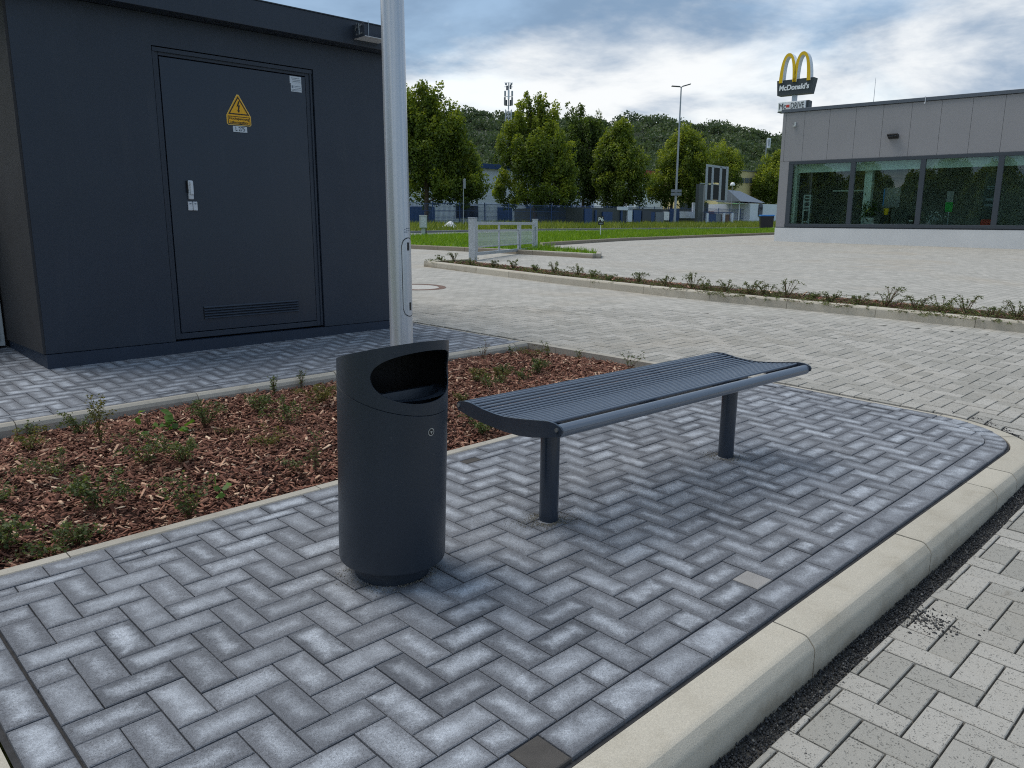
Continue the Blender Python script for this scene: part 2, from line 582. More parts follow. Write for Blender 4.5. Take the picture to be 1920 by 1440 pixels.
MT['render'] = plain('anthracite_cabin_paint', s2l(42, 51, 64), 0.42, var=0.07, streak=0.05, dust=0.10, rvar=0.05, scale=1.5, fine=0.05, fscale=250, bumpd=0.0006, spec=0.42)
MT['plaster'] = plain('anthracite_rough_plaster', s2l(60, 60, 62), 0.9, var=0.08, scale=4, fine=0.2, fscale=220, bumpd=0.002, spec=0.2)
MT['plinth'] = plain('anthracite_plinth_paint', s2l(38, 49, 65), 0.5, var=0.12, streak=0.06, dust=0.3, scale=3, fine=0.08, fscale=300, bumpd=0.0006, spec=0.4)
MT['door'] = plain('anthracite_door_paint', s2l(37, 47, 61), 0.28, var=0.05, streak=0.035, dust=0.08, rvar=0.04, scale=2, fine=0.03, fscale=600, spec=0.5)
MT['black'] = plain('black_plastic', (0.012, 0.012, 0.013, 1), 0.5, var=0.1)
MT['slot'] = plain('dark_slot', (0.01, 0.011, 0.013, 1), 0.8, var=0.1)
MT['yellow'] = plain('warning_yellow', s2l(238, 176, 10), 0.45, var=0.05)
MT['yellowedge'] = plain('pale_yellow_edge', s2l(228, 196, 110), 0.45, var=0.05)
MT['white'] = plain('white_plastic', s2l(205, 210, 216), 0.45, var=0.05)
MT['sticker'] = plain('white_sticker', s2l(200, 208, 216), 0.5, var=0.08, scale=20)
MT['print'] = plain('grey_print', s2l(120, 130, 142), 0.6, var=0.1)
MT['steel'] = plain('brushed_steel', s2l(176, 182, 184), 0.35, metal=0.9, var=0.06)
MT['pole'] = plain('silver_pole_paint', s2l(196, 201, 208), 0.26, metal=0.45, var=0.02, scale=2)
MT['galv'] = galvanised('galvanised_steel')
MT['lampgrey'] = plain('grey_lamp_paint', s2l(150, 158, 166), 0.4, metal=0.3, var=0.05)
MT['cabinet'] = plain('light_grey_cabinet', s2l(178, 184, 186), 0.5, var=0.06, scale=4)
MT['panel'] = plain('grey_facade_panel', s2l(138, 138, 141), 0.65, var=0.035, scale=0.8, fine=0.03, fscale=60)
MT['cap'] = plain('anthracite_roof_edge', s2l(84, 92, 102), 0.5, var=0.05)
MT['wframe'] = plain('anthracite_window_frame', s2l(54, 62, 70), 0.45, var=0.05)
MT['socle'] = plain('white_base_render', s2l(206, 208, 208), 0.8, var=0.05, scale=1.2, fine=0.04, fscale=60)
MT['glass'] = glass_material('window_glass', (0.84, 0.94, 0.90, 1))
MT['indoor'] = plain('dark_indoor_wall', s2l(132, 132, 126), 0.8, var=0.2, scale=1.0)
MT['indoorlight'] = plain('pale_indoor_paint', s2l(222, 232, 226), 0.7, var=0.05)
MT['signyellow'] = plain('sign_yellow', s2l(222, 184, 8), 0.4, var=0.05)
MT['signdark'] = plain('sign_dark', s2l(56, 64, 68), 0.5, var=0.05)
MT['signwhite'] = plain('sign_white', s2l(232, 236, 240), 0.5, var=0.03)
MT['red'] = plain('sign_red', s2l(196, 60, 50), 0.5, var=0.05)
MT['green'] = plain('box_green', s2l(20, 150, 56), 0.5, var=0.05)
MT['parasol'] = plain('parasol_green', s2l(70, 128, 78), 0.8, var=0.08)
MT['hallwhite'] = plain('white_sheet_wall', s2l(206, 214, 228), 0.55, var=0.05, scale=0.5)
MT['hallblue'] = plain('blue_sheet_wall', s2l(36, 66, 112), 0.55, var=0.1, scale=0.6)
MT['fence'] = plain('blue_fence_coat', s2l(30, 62, 108), 0.5, var=0.1)
MT['cream'] = plain('cream_render', s2l(214, 200, 152), 0.8, var=0.05, scale=0.6)
MT['brickred'] = plain('red_tile', s2l(138, 66, 52), 0.8, var=0.15, scale=2)
MT['greyroof'] = plain('grey_metal_roof', s2l(120, 128, 138), 0.45, metal=0.3, var=0.08)
MT['darkwin'] = plain('dark_window', s2l(40, 44, 50), 0.15, var=0.2, scale=0.8)
MT['tarp'] = plain('white_tarpaulin', s2l(214, 216, 220), 0.6, var=0.1, scale=3)
MT['stone'] = plain('grey_stone', s2l(140, 138, 134), 0.9, var=0.2, scale=6)
MT['bark'] = plain('tree_bark', s2l(84, 74, 64), 0.95, var=0.25, scale=8, fine=0.2, fscale=60, bumpd=0.01)
MT['twig'] = plain('brown_twig', s2l(96, 66, 50), 0.8, var=0.2, scale=30)
MT['lidblue'] = plain('blue_lid', s2l(60, 130, 200), 0.5, var=0.05)
MT['mastgrey'] = plain('mast_grey', s2l(176, 184, 192), 0.5, metal=0.3, var=0.05)
MT['rust'] = plain('cast_iron', s2l(108, 84, 72), 0.8, var=0.25, scale=12)
MT['concrete'] = plain('cover_concrete', s2l(178, 176, 170), 0.9, var=0.1, scale=8)
MT['sandgrain'] = leaf_material('sand_grain', s2l(120, 116, 108), s2l(150, 145, 132), s2l(184, 178, 164), (1, 1, 1, 1))
MT['leaf_tree'] = leaf_material('hornbeam_leaf', (0.036, 0.062, 0.012, 1), (0.112, 0.162, 0.024, 1), (0.30, 0.34, 0.036, 1), (1.6, 1.6, 0.6, 1))
MT['leaf_dark'] = leaf_material('dark_leaf', (0.024, 0.042, 0.012, 1), (0.070, 0.110, 0.024, 1), (0.14, 0.19, 0.035, 1), (1.3, 1.4, 0.6, 1))
MT['leaf_forest_hazed'] = leaf_material('hazed_forest_leaf', (0.060, 0.090, 0.050, 1), (0.084, 0.120, 0.060, 1), (0.118, 0.156, 0.070, 1), (1.2, 1.3, 0.8, 1))  # lightened, narrow range: distance haze is mixed into these leaf colours
MT['leaf_plant'] = leaf_material('shrub_leaf', (0.046, 0.066, 0.026, 1), (0.115, 0.150, 0.055, 1), (0.27, 0.30, 0.11, 1), (1.3, 1.4, 0.6, 1))
MT['leaf_yellow'] = leaf_material('yellowing_leaf', (0.07, 0.085, 0.022, 1), (0.16, 0.155, 0.045, 1), (0.30, 0.24, 0.09, 1), (1.3, 1.3, 0.6, 1))
MT['leaf_weed'] = leaf_material('weed_leaf', (0.06, 0.12, 0.03, 1), (0.13, 0.24, 0.05, 1), (0.24, 0.38, 0.10, 1), (1.3, 1.5, 0.6, 1))
MT['grass'] = leaf_material('grass_blade', (0.07, 0.13, 0.008, 1), (0.15, 0.25, 0.012, 1), (0.27, 0.37, 0.03, 1), (1.4, 1.5, 0.5, 1))
MT['drygrass'] = leaf_material('verge_blade', (0.07, 0.105, 0.015, 1), (0.16, 0.21, 0.03, 1), (0.28, 0.30, 0.07, 1), (1.4, 1.4, 0.5, 1))

# ================================================================== SETTING
def surface(name, poly, dz, mat, step=2.0, zf=gz, kind='structure', parent=None):
    """a sheet over a plan polygon that follows the ground"""
    bm = bmesh.new()
    vs = [bm.verts.new((p[0], p[1], 0)) for p in poly]
    bm.faces.new(vs)
    bmesh.ops.triangulate(bm, faces=bm.faces[:])
    xs = [p[0] for p in poly]
    ys = [p[1] for p in poly]
    for lo, hi, ax in ((min(xs), max(xs), 0), (min(ys), max(ys), 1)):
        n = int((hi - lo) / step)
        for i in range(1, n + 1):
            c = lo + i * (hi - lo) / (n + 1)
            co = (c, 0, 0) if ax == 0 else (0, c, 0)
            no = (1, 0, 0) if ax == 0 else (0, 1, 0)
            bmesh.ops.bisect_plane(bm, geom=bm.verts[:] + bm.edges[:] + bm.faces[:], plane_co=co, plane_no=no)
    for v in bm.verts:
        v.co.z = zf(v.co.x, v.co.y) + dz
    bmesh.ops.recalc_face_normals(bm, faces=bm.faces[:])
    if bm.faces and sum(f.normal.z for f in bm.faces) < 0:
        bmesh.ops.reverse_faces(bm, faces=bm.faces[:])
    me = bpy.data.meshes.new(name)
    bm.to_mesh(me)
    bm.free()
    me.materials.append(mat)
    return link(name, me, parent, kind)


# ground sheet out to the horizon (fine near the place, coarse far off)
def ground_sheet():
    ax = [-900, -500, -250, -120, -60, -30, -15, -8, -4, 0, 4, 8, 12, 16, 20, 26, 32, 40, 50, 65, 85, 120, 180, 280, 450, 700, 1000]
    mb = MB()
    n = len(ax)
    vs = [(x, y, gz(x, y) - 0.22) for y in ax for x in ax]
    fs = [(j * n + i, j * n + i + 1, (j + 1) * n + i + 1, (j + 1) * n + i) for j in range(n - 1) for i in range(n - 1)]
    mb.add(vs, fs)
    return mb.build('ground', MT['earth'], kind='structure')


ground_sheet()

# plan lines of the raised island (metres): kerb in front, flush edging behind
KERB_Y, END_X, TIP_X, TIP_R = 1.002, 0.29, 5.215, 0.50
BED_F0, BED_F1 = 2.885, 2.945          # front bed edging
BED_B0, BED_B1 = 4.795, 4.865          # rear bed edging


def edge_x(y):
    """inner side of the flush edging along the driveway"""
    pts = [(1.4, 5.215), (2.66, 5.215), (3.7, 5.06), (4.75, 4.95), (6.2, 4.82), (9.5, 4.55)]
    if y <= pts[0][0]:
        return pts[0][1]
    for (y0, x0), (y1, x1) in zip(pts, pts[1:]):
        if y <= y1:
            return x0 + (x1 - x0) * (y - y0) / (y1 - y0)
    return pts[-1][1]


TC = (TIP_X - TIP_R, KERB_Y + TIP_R)   # centre of the rounded tip


# ---- blocks -------------------------------------------------------------
def clip(poly, p, nrm):
    """keep the part of a convex polygon on the side nrm points away from"""
    out = []
    n = len(poly)
    for i in range(n):
        a, b = poly[i], poly[(i + 1) % n]
        da = (a[0] - p[0]) * nrm[0] + (a[1] - p[1]) * nrm[1]
        db = (b[0] - p[0]) * nrm[0] + (b[1] - p[1]) * nrm[1]
        if da <= 0:
            out.append(a)
        if (da < 0 < db) or (db < 0 < da):
            t = da / (da - db)
            out.append((a[0] + t * (b[0] - a[0]), a[1] + t * (b[1] - a[1])))
    return out


def area(poly):
    return 0.5 * sum(a[0] * b[1] - b[0] * a[1] for a, b in zip(poly, poly[1:] + poly[:1]))


def block_geometry(poly, gap, bev, h, cz=0.0):
    """convex block with a small bevel; poly counter-clockwise. returns verts, faces, uvs"""
    cx = sum(p[0] for p in poly) / len(poly)
    cy = sum(p[1] for p in poly) / len(poly)
    hx = max(abs(p[0] - cx) for p in poly)
    hy = max(abs(p[1] - cy) for p in poly)
    def shrink(d):
        fx, fy = max(0.3, 1 - d / max(hx, 1e-4)), max(0.3, 1 - d / max(hy, 1e-4))
        return [(cx + (p[0] - cx) * fx, cy + (p[1] - cy) * fy) for p in poly]
    o, t = shrink(gap), shrink(gap + bev)
    n = len(poly)
    vs = [(p[0], p[1], cz) for p in t] + [(p[0], p[1], cz - bev * 0.8) for p in o] + [(p[0], p[1], cz - h) for p in o]
    fs = [tuple(range(n))]
    fs += [(n + i, n + (i + 1) % n, (i + 1) % n, i) for i in range(n)]
    fs += [(2 * n + i, 2 * n + (i + 1) % n, n + (i + 1) % n, n + i) for i in range(n)]
    long_x = hx >= hy
    def uv(i):
        p = vs[i]
        a, b = (p[0] - cx) / hx, (p[1] - cy) / hy
        return (a, b * 0.5) if long_x else (b, a * 0.5)
    uvs = [[uv(i) for i in fc] for fc in fs]
    return vs, fs, uvs


PITCH = 0.0996


def herringbone(x0, x1, y0, y1, ox, oy, c):
    i0, i1 = int((x0 - ox) / PITCH) - 3, int((x1 - ox) / PITCH) + 3
    j0, j1 = int((y0 - oy) / PITCH) - 3, int((y1 - oy) / PITCH) + 3
    for i in range(i0, i1):
        for j in range(j0, j1):
            k = (i - j + c) % 4
            if k == 0:
                yield (ox + i * PITCH, ox + (i + 2) * PITCH, oy + j * PITCH, oy + (j + 1) * PITCH)
            elif k == 2:
                yield (ox + i * PITCH, ox + (i + 1) * PITCH, oy + (j - 1) * PITCH, oy + (j + 1) * PITCH)


def rect(x0, x1, y0, y1):
    return [(x0, y0), (x1, y0), (x1, y1), (x0, y1)]


FULL = {}


def lay_blocks(base, polys, mat, zf, name='paving_brick', rest='paving_bricks', gap=0.0018, bev=0.0028, h=0.05, jit=0.0014, keep=300, special=None, tilt=0.006):
    """300 blocks that show largest become pieces of their own, the rest one joined part"""
    items = []
    for poly in polys:
        cx = sum(p[0] for p in poly) / len(poly)
        cy = sum(p[1] for p in poly) / len(poly)
        z = zf(cx, cy)
        if not in_view((cx, cy, z), 900):
            continue
        w = project((cx, cy, z))[2]
        items.append((abs(area(poly)) / w ** 3 * (1.0 if in_view((cx, cy, z), 15) else 1e-6), poly, cx, cy, z))
    items.sort(key=lambda t: -t[0])
    rest_mb = MB()
    for k, (_, poly, cx, cy, z) in enumerate(items):
        dz = random.uniform(-jit, jit)
        tx, ty = random.uniform(-tilt, tilt), random.uniform(-tilt, tilt)
        e = 0.05
        sx = (zf(cx + e, cy) - zf(cx - e, cy)) / (2 * e)
        sy = (zf(cx, cy + e) - zf(cx, cy - e)) / (2 * e)
        m = special(cx, cy) if special else None
        loc = [(p[0] - cx, p[1] - cy) for p in poly]
        rz = random.uniform(-0.006, 0.006)
        mt = Matrix.Translation((cx, cy, z + dz)) @ Matrix(((1, 0, 0, 0), (0, 1, 0, 0), (sx + tx, sy + ty, 1, 0), (0, 0, 0, 1))) @ Matrix.Rotation(rz, 4, 'Z')
        if k < keep or m:
            xs = [p[0] for p in loc]
            ys = [p[1] for p in loc]
            full = len(poly) == 4 and abs(abs(area(poly)) - 2 * PITCH * PITCH) < 1e-5
            key = (mat.name, full and (max(xs) > max(ys)), h, bev, gap)
            if full and not m and key in FULL:
                me = FULL[key]
                ob = link(name, me, base)
            else:
                b = MB()
                vs, fs, uvs = block_geometry(loc, gap, bev, h)
                b.add(vs, fs, uvs)
                ob = b.build(name, m or mat, base)
                if full and not m:
                    FULL[key] = ob.data
            ob.matrix_local = mt
        else:
            vs, fs, uvs = block_geometry(loc, gap, bev, h)
            rest_mb.add([mt @ Vector(v) for v in vs], fs, uvs, rnd=random.random())
    if rest_mb.v:
        rest_mb.build(rest, mat, base, kind='stuff')


# ---- island paving ------------------------------------------------------
def island_outline(off=0.0):
    """front edge, tip and rear end of the paved part, counter-clockwise; off pulls it inwards"""
    pts = [(END_X + off, KERB_Y + off)]
    r = TIP_R - off
    for i in range(13):
        t = -math.pi / 2 + i * math.pi / 2 / 12
        pts.append((TC[0] + r * math.cos(t), TC[1] + r * math.sin(t)))
    pts += [(edge_x(2.88) - off, BED_F0 - 0.002), (END_X + off, BED_F0 - 0.002)]
    return pts


island = surface('island_paving', island_outline(0.0), -0.013, MT['sand'], 1.0)

odd_dark = plain('dark_odd_block', s2l(74, 71, 68), 0.9, var=0.2, scale=14, fine=0.3, fscale=420, bumpd=0.0015)
odd_pale = plain('pale_odd_block', s2l(146, 144, 142), 0.9, var=0.1, scale=14, fine=0.2, fscale=420, bumpd=0.0015)


def island_special(x, y):
    if abs(x - 2.421) < 0.06 and abs(y - 2.735) < 0.06:
        return odd_dark
    if abs(x - 1.185) < 0.06 and abs(y - 1.075) < 0.06:
        return odd_dark
    if abs(x - 2.342) < 0.05 and abs(y - 1.165) < 0.045:
        return odd_pale
    return None


polys = []
IN_Y0, IN_Y1, IN_X0, IN_X1 = 1.1265, 2.773, 0.405, 5.105
RI = TIP_R - 0.020 - 0.1               # inner radius of the soldier course
TCI = TC
for (x0, x1, y0, y1) in herringbone(IN_X0, IN_X1, IN_Y0, IN_Y1, 1.501, 1.425, 3):
    p = rect(x0, x1, y0, y1)
    for q, nrm in (((0, IN_Y0), (0, -1)), ((0, IN_Y1), (0, 1)), ((IN_X0, 0), (-1, 0))):
        p = clip(p, q, nrm) if len(p) > 2 else p
    if len(p) < 3:
        continue
    cy = sum(q[1] for q in p) / len(p)
    cx = sum(q[0] for q in p) / len(p)
    ex = edge_x(cy) - 0.112
    p = clip(p, (ex, 0), (1, 0))
    if len(p) < 3:
        continue
    for kk in range(10):                # the rounded tip, as a fan of straight cuts
        t = -math.pi / 2 + (kk + 0.5) * math.pi / 2 / 10
        if len(p) > 2:
            p = clip(p, (TC[0] + RI * math.cos(t), TC[1] + RI * math.sin(t)), (math.cos(t), math.sin(t))) if (cx > TC[0] - 0.12 and cy < TC[1] + 0.12) else p
    if len(p) < 3 or area(p) < 0.0009:
        continue
    w = max(q[0] for q in p) - min(q[0] for q in p)
    hh = max(q[1] for q in p) - min(q[1] for q in p)
    if min(w, hh) < 0.032:
        continue
    polys.append(p)
x = 0.428                               # stretcher row along the kerb
while x < TC[0] - 0.02:
    x1 = min(x + 0.2, TC[0])
    if abs(x + 0.1 - 1.128) < 0.02:     # a cut pair, one of them dark
        polys.append(rect(x, x + 0.1, 1.012, 1.1245))
        polys.append(rect(x + 0.1, x + 0.2, 1.012, 1.1245))
    else:
        polys.append(rect(x, x1, 1.012, 1.1245))
    x += 0.2
y = 0.99
while y < 2.85:                         # row at the left end
    polys.append(rect(0.303, 0.399, y, min(y + 0.199, 2.87)))
    y += 0.199
x = 0.41
while x < 5.08:                         # row along the bed edging
    polys.append(rect(x, min(x + 0.199, 5.10), 2.775, 2.878))
    x += 0.199
y = TC[1]
while y < 2.8:                          # row along the driveway edging
    polys.append(rect(edge_x(y) - 0.11, edge_x(y) - 0.012, y, min(y + 0.199, 2.87)))
    y += 0.199
NS = 8
for i in range(NS):                     # soldier course round the tip
    a0, a1 = -math.pi / 2 + i * math.pi / 2 / NS + 0.004, -math.pi / 2 + (i + 1) * math.pi / 2 / NS - 0.004
    ro, ri = TIP_R - 0.011, TIP_R - 0.118
    polys.append([(TC[0] + r * math.cos(a), TC[1] + r * math.sin(a)) for r, a in ((ri, a0), (ro, a0), (ro, a1), (ri, a1))])
lay_blocks(island, polys, MT['dbrick'], lambda x, y: 0.0, special=island_special)

# ---- paving in front of the cabin ---------------------------------------
forecourt_poly = [(-1.5, BED_B1 + 0.004), (edge_x(4.87), BED_B1 + 0.004), (edge_x(6.2), 6.2), (edge_x(9.5), 9.5), (-1.5, 9.5)]
forecourt = surface('forecourt_paving', forecourt_poly, -0.013, MT['sand'], 1.0)
polys = []
for (x0, x1, y0, y1) in herringbone(-1.4, 4.95, 4.97, 8.4, 1.501, 1.425, 1):
    p = rect(x0, x1, y0, y1)
    cx, cy = (x0 + x1) / 2, (y0 + y1) / 2
    p = clip(p, (0, 4.972), (0, -1))
    if len(p) > 2:
        p = clip(p, (edge_x(cy) - 0.012, 0), (1, 0))
    if len(p) < 3 or area(p) < 0.0015 or (1.6 < cx < 4.5 and cy > 6.35):
        continue
    polys.append(p)
x = -1.4
while x < 4.9:
    polys.append(rect(x, min(x + 0.199, edge_x(4.9) - 0.012), 4.872, 4.970))
    x += 0.199
lay_blocks(forecourt, polys, MT['dbrick'], lambda x, y: 0.0)

# ---- driveway of light blocks -------------------------------------------
drive_poly = [(-3, -6), (14, -6), (24, 2), (24, 26), (4.0, 26), (4.6, 9.5), (5.05, 4.7), (5.26, 2.9), (5.26, 1.4), (4.7, 0.93), (0.2, 0.93), (0.2, 2.88), (-3, 2.88)]
driveway = surface('driveway_paving', drive_poly, -0.012, MT['lsand'], 0.8, zf=roadz)
GUT = 0.792


def outside_cut(p, cx, cy):
    """cut a driveway block along the gutter line round the island"""
    if cy < TC[1] and cx > TC[0]:
        d = math.hypot(cx - TC[0], cy - TC[1])
        nx, ny = (cx - TC[0]) / d, (cy - TC[1]) / d
        r = TIP_R + 0.237 - 0.147 * min(1.0, max(0.0, (math.atan2(ny, nx) + math.pi / 2) / (math.pi / 2)))
        return clip(p, (TC[0] + r * nx, TC[1] + r * ny), (-nx, -ny))
    if cx <= TC[0]:
        return clip(p, (0, GUT), (0, 1))
    return clip(p, (edge_x(cy) + 0.085, 0), (-1, 0))


def hedge_x(y):
    pts = [(-2, 10.15), (2.25, 9.50), (3.08, 9.40), (3.88, 9.28), (4.65, 9.15), (5.43, 9.05), (6.1, 8.97), (7.0, 8.98), (8.5, 9.12), (10, 9.38), (12.6, 9.85)]
    if y <= pts[0][0]:
        return pts[0][1]
    for (y0, x0), (y1, x1) in zip(pts, pts[1:]):
        if y <= y1:
            return x0 + (x1 - x0) * (y - y0) / (y1 - y0)
    return pts[-1][1]


HOLES = []
polys = []
for (x0, x1, y0, y1) in herringbone(0.6, 9.6, -1.0, 9.6, 1.47, 0.07, 2):
    cx, cy = (x0 + x1) / 2, (y0 + y1) / 2
    if math.hypot(cx, cy) > 9.4 or cx > hedge_x(cy) - 0.02:
        continue
    if cx < TC[0] and cy > 0.9 or (cx < edge_x(cy) and cy > 1.2):
        continue
    p = outside_cut(rect(x0, x1, y0, y1), cx, cy)
    if len(p) < 3 or area(p) < 0.0016:
        continue
    if 2.66 < cx < 2.86 and 0.66 < cy < 0.80:
        HOLES.append((cx, cy, (x1 - x0) / 2, (y1 - y0) / 2))
    polys.append(p)
lay_blocks(driveway, polys, MT['lbrick'], roadz, gap=0.0032, bev=0.003, jit=0.0016, tilt=0.008)
# beyond the blocks that can be told apart: one sheet of the same paving
def far_sheet():
    pts = []
    for i in range(25):
        a = math.radians(-20 + i * 140 / 24)
        pts.append((9.35 * math.cos(a), 9.35 * math.sin(a)))
    return [p for p in pts if p[0] > 4.78 and p[1] > -5]


lot = surface('lot_paving', [(9.3, -6)] + far_sheet() + [(4.72, 9.5), (4.4, 20), (11.0, 20.5), (60, 30), (60, -22), (9.3, -22)], -0.002, MT['farpave'], 2.0, zf=roadz)

# ---- kerbs ---------------------------------------------------------------
def sweep(profile, path, zf=None):
    """profile: (outward, up) points; path: list of (x, y, nx, ny, lift)"""
    vs, fs = [], []
    n = len(profile)
    for (x, y, nx, ny, lift) in path:
        for (o, z) in profile:
            vs.append((x + nx * o, y + ny * o, z + lift))
    for i in range(len(path) - 1):
        for k in range(n):
            fs.append((i * n + k, (i + 1) * n + k, (i + 1) * n + (k + 1) % n, i * n + (k + 1) % n))
    fs += [tuple(range(n)), tuple(range((len(path) - 1) * n, len(path) * n))[::-1]]
    mb = MB()
    mb.add(vs, fs)
    return mb


def fix_normals(o, smooth=None):
    bm = bmesh.new()
    bm.from_mesh(o.data)
    bmesh.ops.recalc_face_normals(bm, faces=bm.faces[:])
    bm.to_mesh(o.data)
    bm.free()
    if smooth:
        o.data.polygons.foreach_set('use_smooth', [True] * len(o.data.polygons))
        o.data.set_sharp_from_angle(angle=math.radians(smooth))
    return o


KP = [(0.0, -0.010), (0.097, -0.010), (0.106, -0.0115), (0.114, -0.0155), (0.132, -0.0345), (0.1365, -0.0415), (0.139, -0.050), (0.143, -0.20), (0.0, -0.20)]
kerb = link('kerb', None, kind='structure')
for a, b in ((-0.835, 0.162), (0.165, 1.156), (1.162, 2.154), (2.161, 3.150), (3.157, 4.026), (4.033, 4.350)):
    if a < 0.2:
        continue
    fix_normals(sweep(KP, [(a, KERB_Y - 0.004, 0, -1, random.uniform(-.0015, .0015)), (b, KERB_Y - 0.004, 0, -1, random.uniform(-.0015, .0015))]).build('kerb_stone', MT['kerb'], kerb), 18)
fix_normals(sweep(KP, [(0.30, KERB_Y - 0.004, 0, -1, 0), (1.156, KERB_Y - 0.004, 0, -1, 0)]).build('kerb_stone', MT['kerb'], kerb), 18)


def tip_path(t0, t1, n):
    out = []
    for i in range(n + 1):
        t = t0 + (t1 - t0) * i / n
        if t < 0:
            out.append((TC[0] + t, KERB_Y - 0.004, 0, -1, 0.0))
        else:
            a = -math.pi / 2 + min(t, 1.0) * math.pi / 2
            out.append((TC[0] + (TIP_R + 0.004) * math.cos(a), TC[1] + (TIP_R + 0.004) * math.sin(a), math.cos(a), math.sin(a), 0.0))
    return out


def blend_kerb(t0, t1, n, name='kerb_stone'):
    """kerb stone that turns the corner and sinks to a flush edging"""
    vs, fs = [], []
    m = len(KP)
    path = tip_path(t0, t1, n)
    for i, (x, y, nx, ny, _) in enumerate(path):
        t = t0 + (t1 - t0) * i / n
        s = smooth01((t - 0.15) / 0.75)
        for (o, z) in KP:
            oo = o * (1 - 0.42 * s)
            zz = z if z > -0.1 else -0.2
            if o > 0.095 and z > -0.1:
                zz = z * (1 - s) + (-0.012) * s
            vs.append((x + nx * oo, y + ny * oo, zz - 0.002 * s))
    for i in range(n):
        for k in range(m):
            fs.append((i * m + k, (i + 1) * m + k, (i + 1) * m + (k + 1) % m, i * m + (k + 1) % m))
    fs += [tuple(range(m)), tuple(range(n * m, (n + 1) * m))[::-1]]
    mb = MB()
    mb.add(vs, fs)
    return fix_normals(mb.build(name, MT['kerb'], kerb), 18)


blend_kerb(-0.357, 0.44, 12)
blend_kerb(0.447, 1.0, 10)
EP = [(0.0, -0.012), (0.066, -0.012), (0.074, -0.018), (0.074, -0.2), (0.0, -0.2)]
edging = link('flush_edging', None, kind='structure')
y = TC[1] + 0.004
while y < 9.3:
    y1 = y + 0.996
    ys = [y + (y1 - y) * i / 4 for i in range(5)]
    fix_normals(sweep(EP, [(edge_x(q) + 0.002, q, 1, 0, gz(edge_x(q), q) + (0.012 if BED_F1 < q < BED_B0 else 0)) for q in ys]).build('edging_stone', MT['edging'], edging))
    y = y1 + 0.004
# kerb at the left end
KL = [(0.0, -0.012), (0.10, -0.012), (0.126, -0.04), (0.13, -0.2), (0.0, -0.2)]
y = 1.0
while y < 2.75:
    fix_normals(sweep(KL, [(END_X - 0.006, y + 0.245 if False else y, -1, 0, 0), (END_X - 0.006, y + 0.247, -1, 0, 0)]).build('kerb_stone', MT['kerb'], kerb), 18)
    y += 0.25

# ---- planting bed with bark mulch ---------------------------------------
bed_edging = link('bed_edging', None, kind='structure')
BE = [(0.0, -0.010), (0.008, -0.003), (0.052, -0.003), (0.060, -0.010), (0.060, -0.25), (0.0, -0.25)]
x = -1.296
while x < edge_x(2.9) - 0.05:
    x1 = min(x + 0.996, edge_x(2.9) - 0.004)
    fix_normals(sweep(BE, [(x, BED_F0, 0, 1, random.uniform(-.002, .002)), (x1, BED_F0, 0, 1, random.uniform(-.002, .002))]).build('edging_stone', MT['edging'], bed_edging))
    x = x1 + 0.004
BB = [(0.0, -0.028), (0.010, -0.008), (0.030, 0.004), (0.055, 0.004), (0.068, -0.006), (0.068, -0.25), (0.0, -0.25)]
x = -1.02
while x < edge_x(4.8) - 0.06:
    x1 = min(x + (0.996 if x < 2 else 0.9), edge_x(4.83) - 0.004)
    fix_normals(sweep(BB, [(x, BED_B0, 0, 1, random.uniform(-.003, .003)), (x1, BED_B0, 0, 1, random.uniform(-.003, .003))]).build('edging_stone', MT['edging'], bed_edging))
    x = x1 + 0.005


def mulch_z(x, y):
    e = min(y - BED_F1, BED_B0 - y, edge_x(y) - x)
    return -0.055 + 0.045 * smooth01(e / 0.5) + 0.012 * math.sin(3.1 * x + 1.3) * math.sin(4.3 * y)


bed_poly = [(-1.5, BED_F1 - 0.002), (edge_x(2.95) - 0.002, BED_F1 - 0.002), (edge_x(3.7) - 0.002, 3.7), (edge_x(4.8) - 0.002, BED_B0 + 0.002), (-1.5, BED_B0 + 0.002)]
surface('bed_soil', bed_poly, -0.022, MT['soil'], 0.15, zf=mulch_z)


